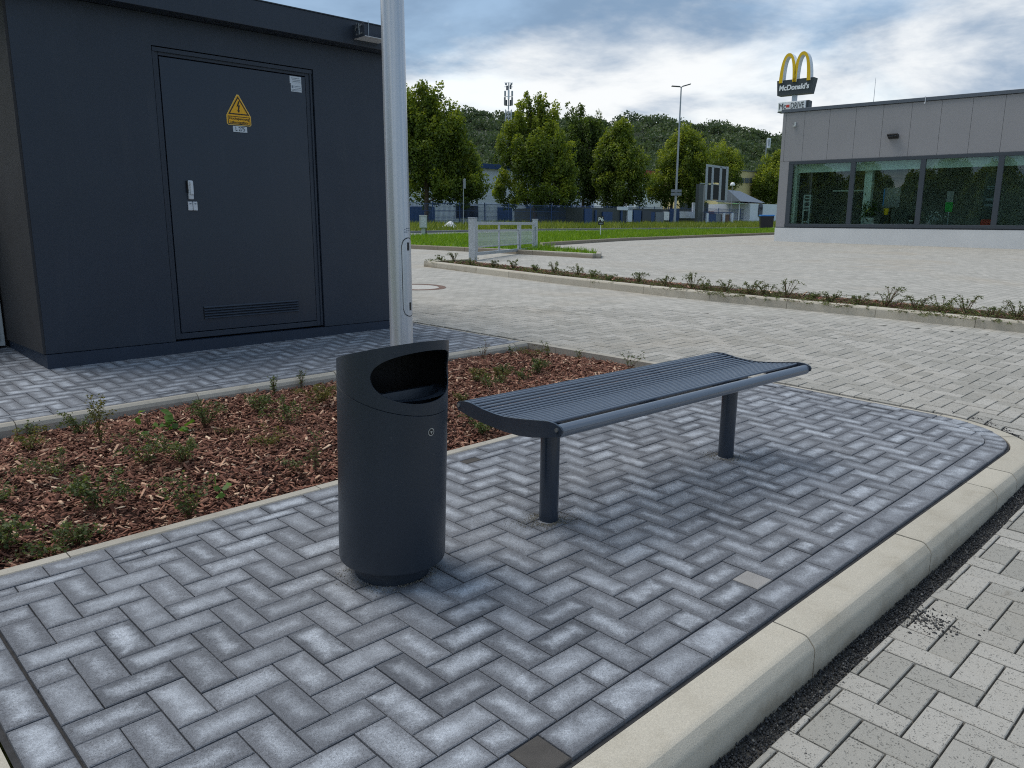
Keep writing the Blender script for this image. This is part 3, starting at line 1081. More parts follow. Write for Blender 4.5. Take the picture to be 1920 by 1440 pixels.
def chips(n, name, x0, x1, y0, y1, zf, ok, scale=1.0):
    xs = RNG.uniform(x0, x1, n)
    ys = RNG.uniform(y0, y1, n)
    keep = np.array([ok(a, b) and in_view((a, b, 0), 700) for a, b in zip(xs, ys)])
    xs, ys = xs[keep], ys[keep]
    n = len(xs)
    zs = np.array([zf(a, b) for a, b in zip(xs, ys)]) + RNG.uniform(-0.014, 0.010, n)
    L = RNG.gamma(3.2, 0.0078, n).clip(0.007, 0.085) * scale * 1.0
    W = (L * RNG.uniform(0.18, 0.5, n)).clip(0.003, 0.017)
    T = RNG.uniform(0.0012, 0.004, n)
    tpl = np.array([(-1, -.7, -1), (1, -1, -1), (1, .8, -1), (-1, 1, -1), (-.8, -.5, 1), (.7, -.6, 1), (.9, .5, 1), (-.9, .6, 1)], float)
    P = tpl[None] * np.stack([L / 2, W / 2, T / 2], 1)[:, None, :] * RNG.uniform(0.75, 1.25, (n, 8, 3))
    P[:, :, 2] += (np.abs(tpl[None, :, 0]) - 0.5) * (RNG.uniform(-1, 1, n) * L * 0.10)[:, None]
    a = RNG.uniform(0, 2 * np.pi, n)
    b = RNG.normal(0, 0.33, n)
    c = RNG.normal(0, 0.4, n)
    ca, sa, cb, sb, cc, sc = np.cos(a), np.sin(a), np.cos(b), np.sin(b), np.cos(c), np.sin(c)
    z_, o_ = np.zeros(n), np.ones(n)
    Rx = np.stack([np.stack([o_, z_, z_], 1), np.stack([z_, cc, -sc], 1), np.stack([z_, sc, cc], 1)], 1)
    Ry = np.stack([np.stack([cb, z_, sb], 1), np.stack([z_, o_, z_], 1), np.stack([-sb, z_, cb], 1)], 1)
    Rz = np.stack([np.stack([ca, -sa, z_], 1), np.stack([sa, ca, z_], 1), np.stack([z_, z_, o_], 1)], 1)
    R = Rz @ Ry @ Rx
    P = np.einsum('nij,nkj->nki', R, P) + np.stack([xs, ys, zs], 1)[:, None, :]
    rnd = RNG.beta(2.2, 2.6, n)
    pale = RNG.random(n) < 0.10
    rnd[pale] = RNG.uniform(0.85, 1.0, pale.sum())
    F = [(0, 3, 2, 1), (4, 5, 6, 7), (0, 1, 5, 4), (1, 2, 6, 5), (2, 3, 7, 6), (3, 0, 4, 7)]
    o = solids(name, None, F, P, rnd, MT['chips'], None, 'stuff')
    return o


mul = chips(84000, 'bark_mulch', -1.48, 5.1, BED_F1, BED_B0, mulch_z,
            lambda a, b: BED_F1 + 0.006 < b < BED_B0 - 0.006 and a < edge_x(b) - 0.01)
mul['label'] = 'reddish brown bark mulch covering the bed behind the bin and bench'
mul['category'] = 'bark mulch'

# ---- grit in the gutter ---------------------------------------------------
def grit(n):
    t = RNG.uniform(0.6, 5.6, n)
    d = RNG.uniform(0.0, 1.0, n)
    pts = []
    for a, b in zip(t, d):
        if a < TC[0]:
            x, y = a, KERB_Y - 0.145 - b * 0.07
            if RNG.random() < 0.10 and a < 3.4:
                y -= abs(RNG.normal(0, 0.06))
        else:
            ang = -math.pi / 2 + (a - TC[0]) / 0.9 * math.pi / 2
            r = TIP_R + 0.135 + b * 0.07
            x, y = TC[0] + r * math.cos(ang), TC[1] + r * math.sin(ang)
        z = roadz(x, y) - 0.010 + RNG.uniform(0, 0.009)
        if in_view((x, y, z), 30):
            pts.append((x, y, z))
    for (cx, cy, hx, hy) in HOLES:       # grit spilt from the gutter over a few blocks
        for _ in range(420):
            x, y = cx + RNG.normal(0, 0.045), cy + 0.02 + RNG.normal(0, 0.05)
            if y < KERB_Y - 0.16:
                pts.append((x, y, roadz(x, y) + 0.0015))
    P0 = np.array(pts)
    m = len(P0)
    octa = np.array([(1, 0, 0), (0, 1, 0), (-1, 0, 0), (0, -1, 0), (0, 0, 1), (0, 0, -1)], float)
    s = RNG.gamma(4, 0.0007, m).clip(0.001, 0.006)
    P = octa[None] * s[:, None, None] * RNG.uniform(0.6, 1.4, (m, 6, 3)) + P0[:, None, :]
    F = [(0, 1, 4), (1, 2, 4), (2, 3, 4), (3, 0, 4), (1, 0, 5), (2, 1, 5), (3, 2, 5), (0, 3, 5)]
    o = solids('grit', None, F, P, RNG.beta(1.6, 3.2, m), MT['gravel'], None, 'stuff')
    o['label'] = 'dark grit lying in the gutter along the kerb'
    o['category'] = 'grit'


grit(16000)

# ---- planting strip across the driveway ----------------------------------
HW = 1.05                               # width of the strip
H_Y0, H_Y1 = -1.5, 12.3
strip = link('strip_kerb', None, kind='structure')
HP = [(0.0, 0.105), (-0.10, 0.105), (-0.112, 0.10), (-0.122, 0.085), (-0.128, -0.16), (0.0, -0.16)]
y = H_Y0
while y < H_Y1 - 0.1:
    y1 = min(y + 0.996, H_Y1)
    ys = [y + (y1 - y) * i / 2 for i in range(3)]
    if in_view((hedge_x(y), y, 0), 300):
        fix_normals(sweep(HP, [(hedge_x(q) + 0.1, q, 1, 0, gz(hedge_x(q), q)) for q in ys]).build('kerb_stone', MT['kerb'], strip))
        fix_normals(sweep(EP, [(hedge_x(q) + HW, q, 1, 0, gz(hedge_x(q) + HW, q) + 0.085) for q in ys]).build('kerb_stone', MT['edging'], strip))
    y = y1 + 0.005
_e = hedge_x(H_Y1)
fix_normals(sweep([(0, .105), (.1, .105), (.12, .08), (.12, -.16), (0, -.16)], [(_e - 0.02, H_Y1, 0, 1, gz(_e, H_Y1)), (_e + HW + 0.07, H_Y1, 0, 1, gz(_e, H_Y1))]).build('kerb_stone', MT['kerb'], strip))
strip_poly = [(hedge_x(q) + 0.1, q) for q in np.linspace(H_Y0, H_Y1, 15)] + [(hedge_x(q) + HW, q) for q in np.linspace(H_Y1, H_Y0, 15)]
surface('strip_soil', strip_poly, 0.055, MT['soil'], 0.5)
mul2 = chips(18000, 'strip_mulch', 8.9, 11.2, -1.2, H_Y1, lambda x, y: gz(x, y) + 0.07,
             lambda a, b: hedge_x(b) + 0.11 < a < hedge_x(b) + HW, 1.8)
mul2['label'] = 'brown bark mulch in the kerbed strip across the driveway'
mul2['category'] = 'bark mulch'

# ---- lawn, street and verge beyond ---------------------------------------
LN = [(690, 462), (777, 466), (876, 471), (950, 474.5), (1060, 480.5), (1117, 484), (1119, 480), (1060, 473.5), (1012, 467), (1011, 461), (1160, 451.5), (1300, 445.5), (1456, 439.5)]
LF = [(1456, 432.0), (1300, 433), (1160, 435.5), (1010, 439), (900, 442), (780, 446), (690, 449)]
lawn_near = [at(u, v) for u, v in LN]
lawn_far = [at(u, v) for u, v in LF]
lawn = surface('lawn', [(p.x, p.y) for p in lawn_near + lawn_far], 0.085, MT['lawnsoil'], 2.5)
lk = link('lawn_kerb', None, kind='structure')
LKP = [(0, 0.11), (0.10, 0.11), (0.115, 0.095), (0.12, -0.2), (0, -0.2)]
for a, b in zip(lawn_near, lawn_near[1:]):
    d = (b - a)
    L = math.hypot(d.x, d.y)
    n = max(1, round(L / 1.0)) if L < 14 else 14
    nx, ny = d.y / L, -d.x / L
    for i in range(n):
        p, q = a + d * (i / n + 0.004 / L), a + d * ((i + 1) / n - 0.004 / L)
        fix_normals(sweep(LKP, [(p.x, p.y, nx, ny, gz(p.x, p.y)), (q.x, q.y, nx, ny, gz(q.x, q.y))]).build('kerb_stone', MT['edging'], lk))
SF = [(690, 439), (780, 437.2), (900, 434.5), (1010, 432.5), (1160, 431), (1300, 430), (1456, 429.3)]
street_far = [at(u, v) for u, v in SF]
surface('street', [(p.x, p.y) for p in lawn_far[::-1] + street_far[::-1]], 0.012, MT['asphalt'], 3.0)
vk = link('street_kerb', None, kind='structure')
for a, b in zip(street_far, street_far[1:]):
    d = b - a
    L = math.hypot(d.x, d.y)
    fix_normals(sweep(LKP, [(a.x, a.y, d.y / L, -d.x / L, gz(a.x, a.y)), (b.x, b.y, d.y / L, -d.x / L, gz(b.x, b.y))]).build('kerb_stone', MT['asphalt'], vk))
VF = [(690, 426), (780, 424.5), (1080, 422), (1300, 420), (1470, 418)]
verge_far = [at(u, v) for u, v in VF]
verge = surface('verge', [(p.x, p.y) for p in street_far + verge_far[::-1]], 0.08, MT['earth'], 3.0)


def blades(name, poly, n, h, w, mat, dz, label):
    """upright grass blades over a plan polygon"""
    xs = [p[0] for p in poly]
    ys = [p[1] for p in poly]
    X = RNG.uniform(min(xs), max(xs), n * 6)
    Y = RNG.uniform(min(ys), max(ys), n * 6)
    ins = np.zeros(len(X), bool)
    j = len(poly) - 1
    for i in range(len(poly)):
        xi, yi, xj, yj = xs[i], ys[i], xs[j], ys[j]
        c = ((yi > Y) != (yj > Y)) & (X < (xj - xi) * (Y - yi) / (yj - yi + 1e-12) + xi)
        ins ^= c
        j = i
    X, Y = X[ins], Y[ins]
    vis = np.array([in_view((a, b, gz(a, b)), 20) for a, b in zip(X, Y)])
    X, Y = X[vis][:n], Y[vis][:n]
    m = len(X)
    Z = np.array([gz(a, b) for a, b in zip(X, Y)]) + dz
    tuft = np.sin(X * 1.7 + 2 * np.sin(Y * 1.1)) * np.sin(Y * 2.3 + X * 0.6)
    H = h * RNG.uniform(0.5, 1.3, m) * (1 + 0.35 * tuft)
    a = RNG.uniform(0, 2 * np.pi, m)
    dx, dy = np.cos(a) * w / 2, np.sin(a) * w / 2
    lx, ly = RNG.normal(0, 0.4, m) * H, RNG.normal(0, 0.4, m) * H
    B = np.stack([X, Y, Z], 1)
    P = np.stack([B - np.stack([dx, dy, 0 * dx], 1), B + np.stack([dx, dy, 0 * dx], 1),
                  B + np.stack([lx + dx * .2, ly + dy * .2, H], 1)], 1)
    o = quads(name, P, (RNG.beta(2.5, 2.5, m) + 0.18 * tuft).clip(0, 1), mat, None, 'stuff')
    o['label'] = label
    o['category'] = 'grass'


blades('grass', [(p.x, p.y) for p in lawn_near + lawn_far], 46000, 0.13, 0.028, MT['grass'], 0.07, 'bright green grass of the lawn strip behind the metal gate')
blades('verge_grass', [(p.x, p.y) for p in street_far + verge_far[::-1]], 26000, 0.32, 0.05, MT['drygrass'], 0.06, 'unmown yellowish grass of the verge along the blue fence')

# ================================================================== THINGS NEAR BY
# ---- transformer cabin ----------------------------------------------------
CAX = upright(0.0)
cabin = thing('transformer_cabin', 'dark anthracite transformer cabin with a steel door, behind the silver lamp pole', 'cabin', (1.496, 6.143, 0.0), CAX)
CW, CDp = 2.985, 3.2
mb = MB()
mb.box(0.0, 0.906, 0.022, 0.14, 0.104, 2.497)
mb.box(2.235, CW, 0.022, 0.14, 0.104, 2.497)
mb.box(0.906, 2.235, 0.022, 0.14, 2.281, 2.497)
mb.build('front_wall', MT['render'], cabin)
mb = MB()
mb.box(-0.018, -0.0005, 0.024, CDp, 0.108, 2.497)
mb.build('side_wall', MT['plaster'], cabin)
mb = MB()
mb.box(0.0, CW, 0.142, CDp, 0.106, 2.49)
mb.build('wall', MT['plaster'], cabin)
mb = MB()
mb.box(-0.004, CW + 0.002, 0.0, 0.6, -0.35, 0.100)
mb.box(-0.002, CW, 0.6, CDp, -0.35, 0.1)
mb.build('plinth', MT['plinth'], cabin)
mb = MB()
mb.rbox(-0.16, CW + 0.05, -0.13, CDp + 0.1, 2.500, 2.694, 0.004)
roof = mb.build('roof', MT['render'], cabin)
mb = MB()
mb.box(-0.165, CW + 0.055, -0.136, CDp + 0.1, 2.6945, 2.702)
mb.build('roof_edge_trim', MT['wframe'], roof)
# door frame
mb = MB()
for b in ((0.908, 0.958, 0.045, 0.139, 0.112, 2.279), (2.171, 2.233, 0.045, 0.139, 0.112, 2.279), (0.958, 2.171, 0.045, 0.139, 2.222, 2.279), (0.958, 2.171, 0.045, 0.139, 0.112, 0.158)):
    mb.rbox(*b, 0.004)
mb.box(0.914, 0.932, 0.036, 0.045, 0.12, 2.27)
mb.box(2.208, 2.226, 0.036, 0.045, 0.12, 2.27)
mb.box(0.914, 2.226, 0.030, 0.046, 2.246, 2.274)
mb.build('door_frame', MT['render'], cabin)
door = MB().rbox(0.963, 2.166, 0.040, 0.09, 0.163, 2.214, 0.003).build('door', MT['door'], cabin)
MB().box(0.958, 2.171, 0.1, 0.13, 0.158, 2.222).build('door_gap', MT['slot'], cabin)
# louvre vent
mb = MB()
mb.box(1.150, 1.992, 0.0365, 0.0405, 0.258, 0.360)  # near-black plate on the leaf, painted shade in place of a recess
mb.build('vent_shade_plate', MT['slot'], door)
for i in range(5):
    z = 0.262 + i * 0.0212
    mb = MB()
    mb.add([(1.153, 0.026, z), (1.989, 0.026, z), (1.989, 0.037, z + 0.013), (1.153, 0.037, z + 0.013),
            (1.153, 0.0275, z - 0.002), (1.989, 0.0275, z - 0.002), (1.989, 0.0385, z + 0.011), (1.153, 0.0385, z + 0.011)],
           [(0, 1, 2, 3), (7, 6, 5, 4), (0, 4, 5, 1), (1, 5, 6, 2), (2, 6, 7, 3), (3, 7, 4, 0)])
    mb.build('louvre_slat', MT['render'], door)
# handle and lock plates
hd = MB().rbox(1.098, 1.134, 0.014, 0.041, 1.190, 1.332, 0.006).build('handle', MT['white'], door)
MB().rbox(1.104, 1.128, -0.006, 0.016, 1.225, 1.325, 0.005).build('grip', MT['white'], hd)
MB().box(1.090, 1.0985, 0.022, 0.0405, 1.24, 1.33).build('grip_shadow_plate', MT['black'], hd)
for x0 in (1.090, 1.1285):
    lp = MB().rbox(x0, x0 + 0.0345, 0.027, 0.041, 1.106, 1.174, 0.004).build('lock_plate', MT['white'], door)
    MB().rbox(x0 + 0.010, x0 + 0.024, 0.0235, 0.0275, 1.155, 1.162, 0.001).build('key_slot', MT['print'], lp)
# warning sign, number plate, stickers
AXS = (Vector((1, 0, 0)), Vector((0, 0, 1)), Vector((0, -1, 0)))


def flat(poly, y0, y1):
    return MB().prism(poly, lambda p: (p[0], y1, p[1]), lambda p: (p[0], y0, p[1]))


def tri_sign():
    sg = flat([(1.452, 1.784), (1.462, 1.774), (1.646, 1.774), (1.656, 1.784), (1.656, 1.848), (1.562, 2.008), (1.546, 2.008), (1.452, 1.848)], 0.0365, 0.040).build('warning_sign', MT['yellowedge'], door, label='yellow high voltage warning sign with a black lightning triangle')
    flat([(1.456, 1.786), (1.652, 1.786), (1.652, 1.846), (1.560, 2.002), (1.548, 2.002), (1.456, 1.846)], 0.0352, 0.0364).build('sign_face', MT['yellow'], sg)
    def ring(o, i):
        m = MB()
        n = len(o)
        vs = [(p[0], 0.0338, p[1]) for p in o] + [(p[0], 0.0338, p[1]) for p in i]
        m.add(vs, [(k, (k + 1) % n, n + (k + 1) % n, n + k) for k in range(n)])
        return m
    ring([(1.466, 1.855), (1.642, 1.855), (1.554, 1.996)], [(1.482, 1.864), (1.626, 1.864), (1.554, 1.980)]).build('triangle_border', MT['black'], sg)
    ring([(1.461, 1.780), (1.647, 1.780), (1.647, 1.842), (1.461, 1.842)], [(1.466, 1.785), (1.642, 1.785), (1.642, 1.837), (1.466, 1.837)]).build('caption_border', MT['black'], sg)
    flat([(1.556, 1.958), (1.540, 1.916), (1.553, 1.920), (1.549, 1.886), (1.541, 1.889), (1.555, 1.870), (1.566, 1.890), (1.558, 1.889), (1.568, 1.929), (1.555, 1.925), (1.566, 1.958)], 0.0335, 0.035).build('lightning_bolt', MT['black'], sg)
    text('caption', 'Hochspannung', 0.0265, MT['black'], sg, (1.554, 0.0338, 1.824), AXS, 0.0004, bold=0.0003, width=0.165)
    text('caption', 'Lebensgefahr', 0.0265, MT['black'], sg, (1.554, 0.0338, 1.797), AXS, 0.0004, bold=0.0003, width=0.160)


tri_sign()
npl = MB().rbox(1.499, 1.617, 0.035, 0.040, 1.722, 1.768, 0.001).build('number_plate', MT['sticker'], door)
text('number', 'L 275', 0.046, MT['signdark'], npl, (1.558, 0.0345, 1.745), AXS, 0.0004, bold=0.0004, width=0.078)
st = MB().box(2.022, 2.128, 0.0385, 0.0398, 2.150, 2.208).box(2.030, 2.128, 0.0382, 0.0397, 2.086, 2.150).build('sticker', MT['sticker'], door)
mb = MB()
for z, x0, x1 in ((2.193, 2.034, 2.112), (2.180, 2.046, 2.12), (2.168, 2.046, 2.118), (2.130, 2.062, 2.12), (2.118, 2.062, 2.12), (2.104, 2.036, 2.118), (2.094, 2.036, 2.09)):
    mb.box(x0, x1, 0.0374, 0.0379, z - 0.002, z + 0.002)
mb.box(2.036, 2.052, 0.0374, 0.0379, 2.114, 2.134)
mb.build('printing', MT['print'], st)
# bare lamp bracket under the roof edge
br = MB().box(2.545, 2.549, -0.30, -0.131, 2.545, 2.655).build('lamp_bracket', MT['coat'], cabin)
MB().box(2.549, 2.80, -0.30, -0.131, 2.545, 2.549).build('bracket_plate', MT['white'], br)
MB().box(2.70, 2.704, -0.136, -0.1305, 2.549, 2.72).build('bracket_flange', MT['steel'], br)
MB().box(2.80, 2.95, -0.25, -0.246, 2.549, 2.63).build('bracket_bar', MT['steel'], br)
for (y, z) in ((-0.26, 2.635), (-0.26, 2.57), (-0.19, 2.57), (-0.19, 2.625)):
    MB().tube((2.538, y, z), (2.545, y, z), 0.008, n=8).build('screw', MT['steel'], br)
MB().tube((2.541, -0.23, 2.565), (2.541, -0.23, 2.65), 0.004, n=6).build('cable_tie', MT['steel'], br)
MB().tube((2.541, -0.17, 2.60), (2.541, -0.20, 2.66), 0.003, n=6).build('cable_tie', MT['steel'], br)

# ---- white cabinet at the left edge ---------------------------------------
wc = thing('meter_cabinet', 'white metal cabinet beside the left wall of the dark cabin', 'cabinet', (1.462, 7.16, 0.0), CAX)
MB().rbox(-0.9, 0.0, 0.0, 0.35, 0.02, 0.42, 0.006).build('lower_housing', MT['cabinet'], wc)
MB().rbox(-0.9, -0.006, 0.004, 0.35, 0.428, 1.3, 0.006).build('upper_housing', MT['cabinet'], wc)
MB().box(-0.89, -0.04, 0.02, 0.33, -0.05, 0.02).build('base', MT['plinth'], wc)
MB().rbox(-0.86, -0.035, -0.008, 0.002, 0.06, 0.40, 0.003).build('door', MT['cabinet'], wc)

# ---- silver lamp pole ------------------------------------------------------
PB = Vector((2.817, 3.782, -0.05))
POLE_D = Vector((-PB.x, -PB.y, 0)).normalized()
pole = thing('lamp_pole', 'tall silver metal lamp pole rising from the mulch bed behind the bin', 'lamp post', PB, upright(math.atan2(PB.y, PB.x)))
# local -x faces the camera, -y lies to the right in the picture
mb = MB()
mb.lathe([(0.0690, 0.0), (0.0685, 0.4), (0.0672, 1.2), (0.0655, 2.4), (0.062, 4.2), (0.001, 4.22)], 48)
mb.build('shaft', MT['pole'], pole, smooth=40)


def pole_patch(name, th0, th1, z0, z1, r, mat, parent, rounded=True, nseg=20):
    """a rounded-rectangle plate bent round the shaft"""
    pts = []
    hw, hh = (th1 - th0) / 2, (z1 - z0) / 2
    tc, zc = (th0 + th1) / 2, (z0 + z1) / 2
    N = 40
    for i in range(N):
        a = 2 * math.pi * i / N
        ca, sa = math.cos(a), math.sin(a)
        p = 0.42 if rounded else 0.08
        arc = hw * 0.067
        rr = min(arc, hh)
        sx = math.copysign(abs(ca) ** (0.9 if rounded else 0.15), ca) * arc
        sz = math.copysign(abs(sa) ** (0.9 if rounded else 0.15), sa) * rr + math.copysign(max(0.0, hh - rr), sa)
        pts.append((tc + sx / 0.067, zc + sz))
    def w(p, q):
        return (q * math.cos(p[0]), q * math.sin(p[0]), p[1])
    m = MB()
    vs = [w(p, r) for p in pts] + [w(p, r - 0.006) for p in pts]
    half = N // 2
    # left-right strips so that the plate follows the curve
    fs = []
    for i in range(N):
        fs.append((i, (i + 1) % N, N + (i + 1) % N, N + i))
    rows = []
    K = 10
    zs = sorted(set(p[1] for p in pts))
    m.add(vs, fs)
    for i in range(half):
        a, b = pts[i], pts[(i + 1) % N]
        a2, b2 = pts[(N - i) % N], pts[(N - i - 1) % N]
    # cap as vertical strips
    prev = None
    for k in range(K + 1):
        t = tc - hw + 2 * hw * k / K
        ds = abs(t - tc) * 0.067
        arc = hw * 0.067
        rr = min(arc, hh)
        zz = math.sqrt(max(0.0, 1 - (ds / arc) ** 2)) * rr + max(0.0, hh - rr) if rounded else hh
        cur = (w((t, zc - zz), r), w((t, zc + zz), r))
        if prev:
            m.add([prev[0], cur[0], cur[1], prev[1]], [(0, 1, 2, 3)])
        prev = cur
    return m.build(name, mat, parent, smooth=30)


# service door facing right of the camera
rim = pole_patch('door_rim', math.pi + 0.20, math.pi + 1.62, 0.598, 1.060, 0.0687, MT['slot'], pole)
pdoor = pole_patch('service_door', math.pi + 0.245, math.pi + 1.575, 0.603, 1.055, 0.0697, MT['pole'], pole)
pole_patch('latch', math.pi + 0.74, math.pi + 1.0, 0.985, 1.032, 0.0705, MT['black'], pdoor, rounded=False)
pole_patch('latch', math.pi + 0.84, math.pi + 1.1, 0.635, 0.682, 0.0705, MT['black'], pdoor, rounded=False)
mk = MB()
for k, (t, z, l) in enumerate(((0.52, 1.103, .1), (0.52, 1.088, .12), (0.70, 1.109, .11), (0.70, 1.098, .08), (0.70, 1.088, .10), (0.88, 1.109, .14), (0.88, 1.098, .10), (0.88, 1.088, .06), (1.06, 1.109, .12), (1.06, 1.098, .12))):
    r = 0.0679
    a, b = math.pi + t, math.pi + t + l
    mk.add([(r * math.cos(a), r * math.sin(a), z), (r * math.cos(b), r * math.sin(b), z), (r * math.cos(b), r * math.sin(b), z + 0.006), (r * math.cos(a), r * math.sin(a), z + 0.006)], [(0, 1, 2, 3)])
mk.build('maker_mark', MT['print'], pole)

# ---- litter bin -------------------------------------------------------------
BC = Vector((1.482, 2.062, 0.0))
to_cam = math.atan2(-BC.y, -BC.x)
# local x points at the camera, local -y... rotate so that theta runs to the right seen from the camera
_bx = Vector((math.cos(to_cam), math.sin(to_cam), 0))
_by = Vector((-_bx.y, _bx.x, 0))        # to the right in the picture
lean = 0.014
_bz = (Vector((0, 0, 1)) + _by * lean).normalized()
_by = (_by - _bz * _by.dot(_bz)).normalized()
_bx = _by.cross(_bz)
bin_ = thing('litter_bin', 'round dark grey metal litter bin with hooded slot and ashtray, left of the bench', 'litter bin', BC, (_bx, _by, _bz))
BR = 0.180
TH0 = math.radians(33)


def z_top(t):
    return 0.770 + 0.056 * math.cos(t - TH0)


def z_seam(t):
    return 0.633 - 0.0466 * math.cos(t - math.radians(55))


NB = 120
mb = MB()
rows = [(BR - 0.016, 0.056), (BR - 0.007, 0.058), (BR - 0.002, 0.062), (BR, 0.069)]
vs, fs = [], []
for r, z in rows:
    vs += [(r * math.cos(2 * math.pi * i / NB), r * math.sin(2 * math.pi * i / NB), z) for i in range(NB)]
for k in (1, 0):
    vs += [(BR * math.cos(2 * math.pi * i / NB), BR * math.sin(2 * math.pi * i / NB), z_seam(2 * math.pi * i / NB) - 0.0015 - 0.2 * k) for i in range(NB)]
vs += [((BR - 0.003) * math.cos(2 * math.pi * i / NB), (BR - 0.003) * math.sin(2 * math.pi * i / NB), z_seam(2 * math.pi * i / NB) - 0.0002) for i in range(NB)]
vs += [((BR - 0.012) * math.cos(2 * math.pi * i / NB), (BR - 0.012) * math.sin(2 * math.pi * i / NB), z_seam(2 * math.pi * i / NB) - 0.001) for i in range(NB)]
nr = len(vs) // NB
for j in range(nr - 1):
    fs += [(j * NB + i, j * NB + (i + 1) % NB, (j + 1) * NB + (i + 1) % NB, (j + 1) * NB + i) for i in range(NB)]
fs.append(tuple(range(NB - 1, -1, -1)))
mb.add(vs, fs)
mb.build('body', MT['coat'], bin_, smooth=40)
MB().lathe([(0.128, -0.02), (0.128, 0.0565)], 48).build('foot', MT['coat'], bin_, smooth=40)
# hood with the lens-shaped slot
TCO, THW, ZMID, ZHH = math.radians(36), math.radians(59), 0.713, 0.083


def slot_half(t):
    d = (t - TCO + math.pi) % (2 * math.pi) - math.pi
    q = 1 - (d / THW) ** 2
    return ZHH * math.sqrt(q) if q > 0 else None


def hood_shell(r, inner):
    vs, fs = [], []
    def V(t, z):
        vs.append((r * math.cos(t), r * math.sin(t), z))
        return len(vs) - 1
    # columns: fine inside the slot range so that its ends close smoothly
    ts = []
    n_in = 90
    for i in range(n_in + 1):
        ts.append(TCO - THW * math.cos(math.pi * i / n_in))
    n_out = 60
    for i in range(1, n_out):
        ts.append(TCO + THW + (2 * math.pi - 2 * THW) * i / n_out)
    n = len(ts)
    cols = []
    for i, t in enumerate(ts):
        zt, zs = z_top(t) - (0.001 if inner else 0), z_seam(t) + 0.001
        h = slot_half(t)
        tilt = 0.022 * math.sin(t - TCO)
        if h is None:
            h = 0.0
        if i <= n_in:
            cols.append((V(t, zs), V(t, ZMID - h), V(t, ZMID + h), V(t, zt)))
        else:
            cols.append((V(t, zs), None, None, V(t, zt)))
    for i in range(n):
        a, b = cols[i], cols[(i + 1) % n]
        if i < n_in:
            fs.append((a[0], b[0], b[1], a[1]))
            fs.append((a[2], b[2], b[3], a[3]))
        else:
            ea = [q for q in a if q is not None]
            eb = [q for q in b if q is not None]
            fs.append(tuple([ea[0]] + eb + ea[:0:-1]))
    if inner:
        fs = [tuple(reversed(f)) for f in fs]
    return vs, fs, cols, n_in


mb = MB()
vs, fs, cols, n_in = hood_shell(BR, False)
mb.add(vs, fs)
o1 = len(mb.v)
vs2, fs2, cols2, _ = hood_shell(BR - 0.004, True)
mb.add(vs2, fs2)
for i in range(n_in):                    # lip of the slot
    a, b, c, d = cols[i], cols[i + 1], cols2[i], cols2[i + 1]
    mb.f += [[a[1], b[1], o1 + d[1], o1 + c[1]], [b[2], a[2], o1 + c[2], o1 + d[2]]]
    mb.uv += [None, None]
    mb.r += [0, 0]
    mb.mi += [0, 0]
hood = mb.build('hood', MT['coat'], bin_, smooth=35)
fix_normals(hood) if False else None
mb = MB()
vs = [((BR - 0.0005) * math.cos(2 * math.pi * i / NB), (BR - 0.0005) * math.sin(2 * math.pi * i / NB), z_top(2 * math.pi * i / NB) - 0.002) for i in range(NB)]
vs2 = [((BR - 0.0005) * math.cos(2 * math.pi * i / NB), (BR - 0.0005) * math.sin(2 * math.pi * i / NB), z_top(2 * math.pi * i / NB) - 0.006) for i in range(NB)]
mb.add(vs + vs2, [tuple(range(NB)), tuple(range(2 * NB - 1, NB - 1, -1))] + [(i, NB + i, NB + (i + 1) % NB, (i + 1) % NB) for i in range(NB)])
mb.build('lid', MT['coat'], bin_, smooth=40)
# inner liner, seen black through the slot
mb = MB()
vs, fs = [], []
for z in (0.30, 0.30, 0.74):
    rr = BR - 0.012
    vs += [((0.0 if z == 0.30 and len(vs) == 0 else rr) * math.cos(2 * math.pi * i / 48), (0.0 if z == 0.30 and len(vs) < 48 and False else rr) * math.sin(2 * math.pi * i / 48), z) for i in range(48)]
vs = [(rr * math.cos(2 * math.pi * i / 48), rr * math.sin(2 * math.pi * i / 48), 0.30) for i in range(48)]
fs = [tuple(range(48))]
# back half of the liner rises behind the slot
base = len(vs)
back = [TCO + THW + 0.12 + (2 * math.pi - 2 * THW - 0.24) * i / 30 for i in range(31)]
for z in (0.30, 0.745):
    vs += [((BR - 0.010) * math.cos(t), (BR - 0.010) * math.sin(t), min(z, z_top(t) - 0.012)) for t in back]
for i in range(30):
    fs.append((base + i + 1, base + i, base + 31 + i, base + 31 + i + 1))
mb.add(vs, fs)
mb.build('liner', MT['coatin'], bin_)
# ashtray shelf with a bowl and a hole
SH_Z = 0.641
cdx, cdy = math.cos(TCO), math.sin(TCO)


def sh(a, b, z):
    """a: along the slot direction from the axis, b: across (to the right), z height"""
    return (a * cdx - b * cdy, a * cdy + b * cdx, z)


RS, CH = BR - 0.005, 0.028


def seg_outline(r, ch, n=28):
    """circular segment beyond the chord"""
    b = math.sqrt(r * r - ch * ch)
    a0 = math.atan2(b, ch)
    return [(r * math.cos(-a0 + 2 * a0 * i / n), r * math.sin(-a0 + 2 * a0 * i / n)) for i in range(n + 1)]


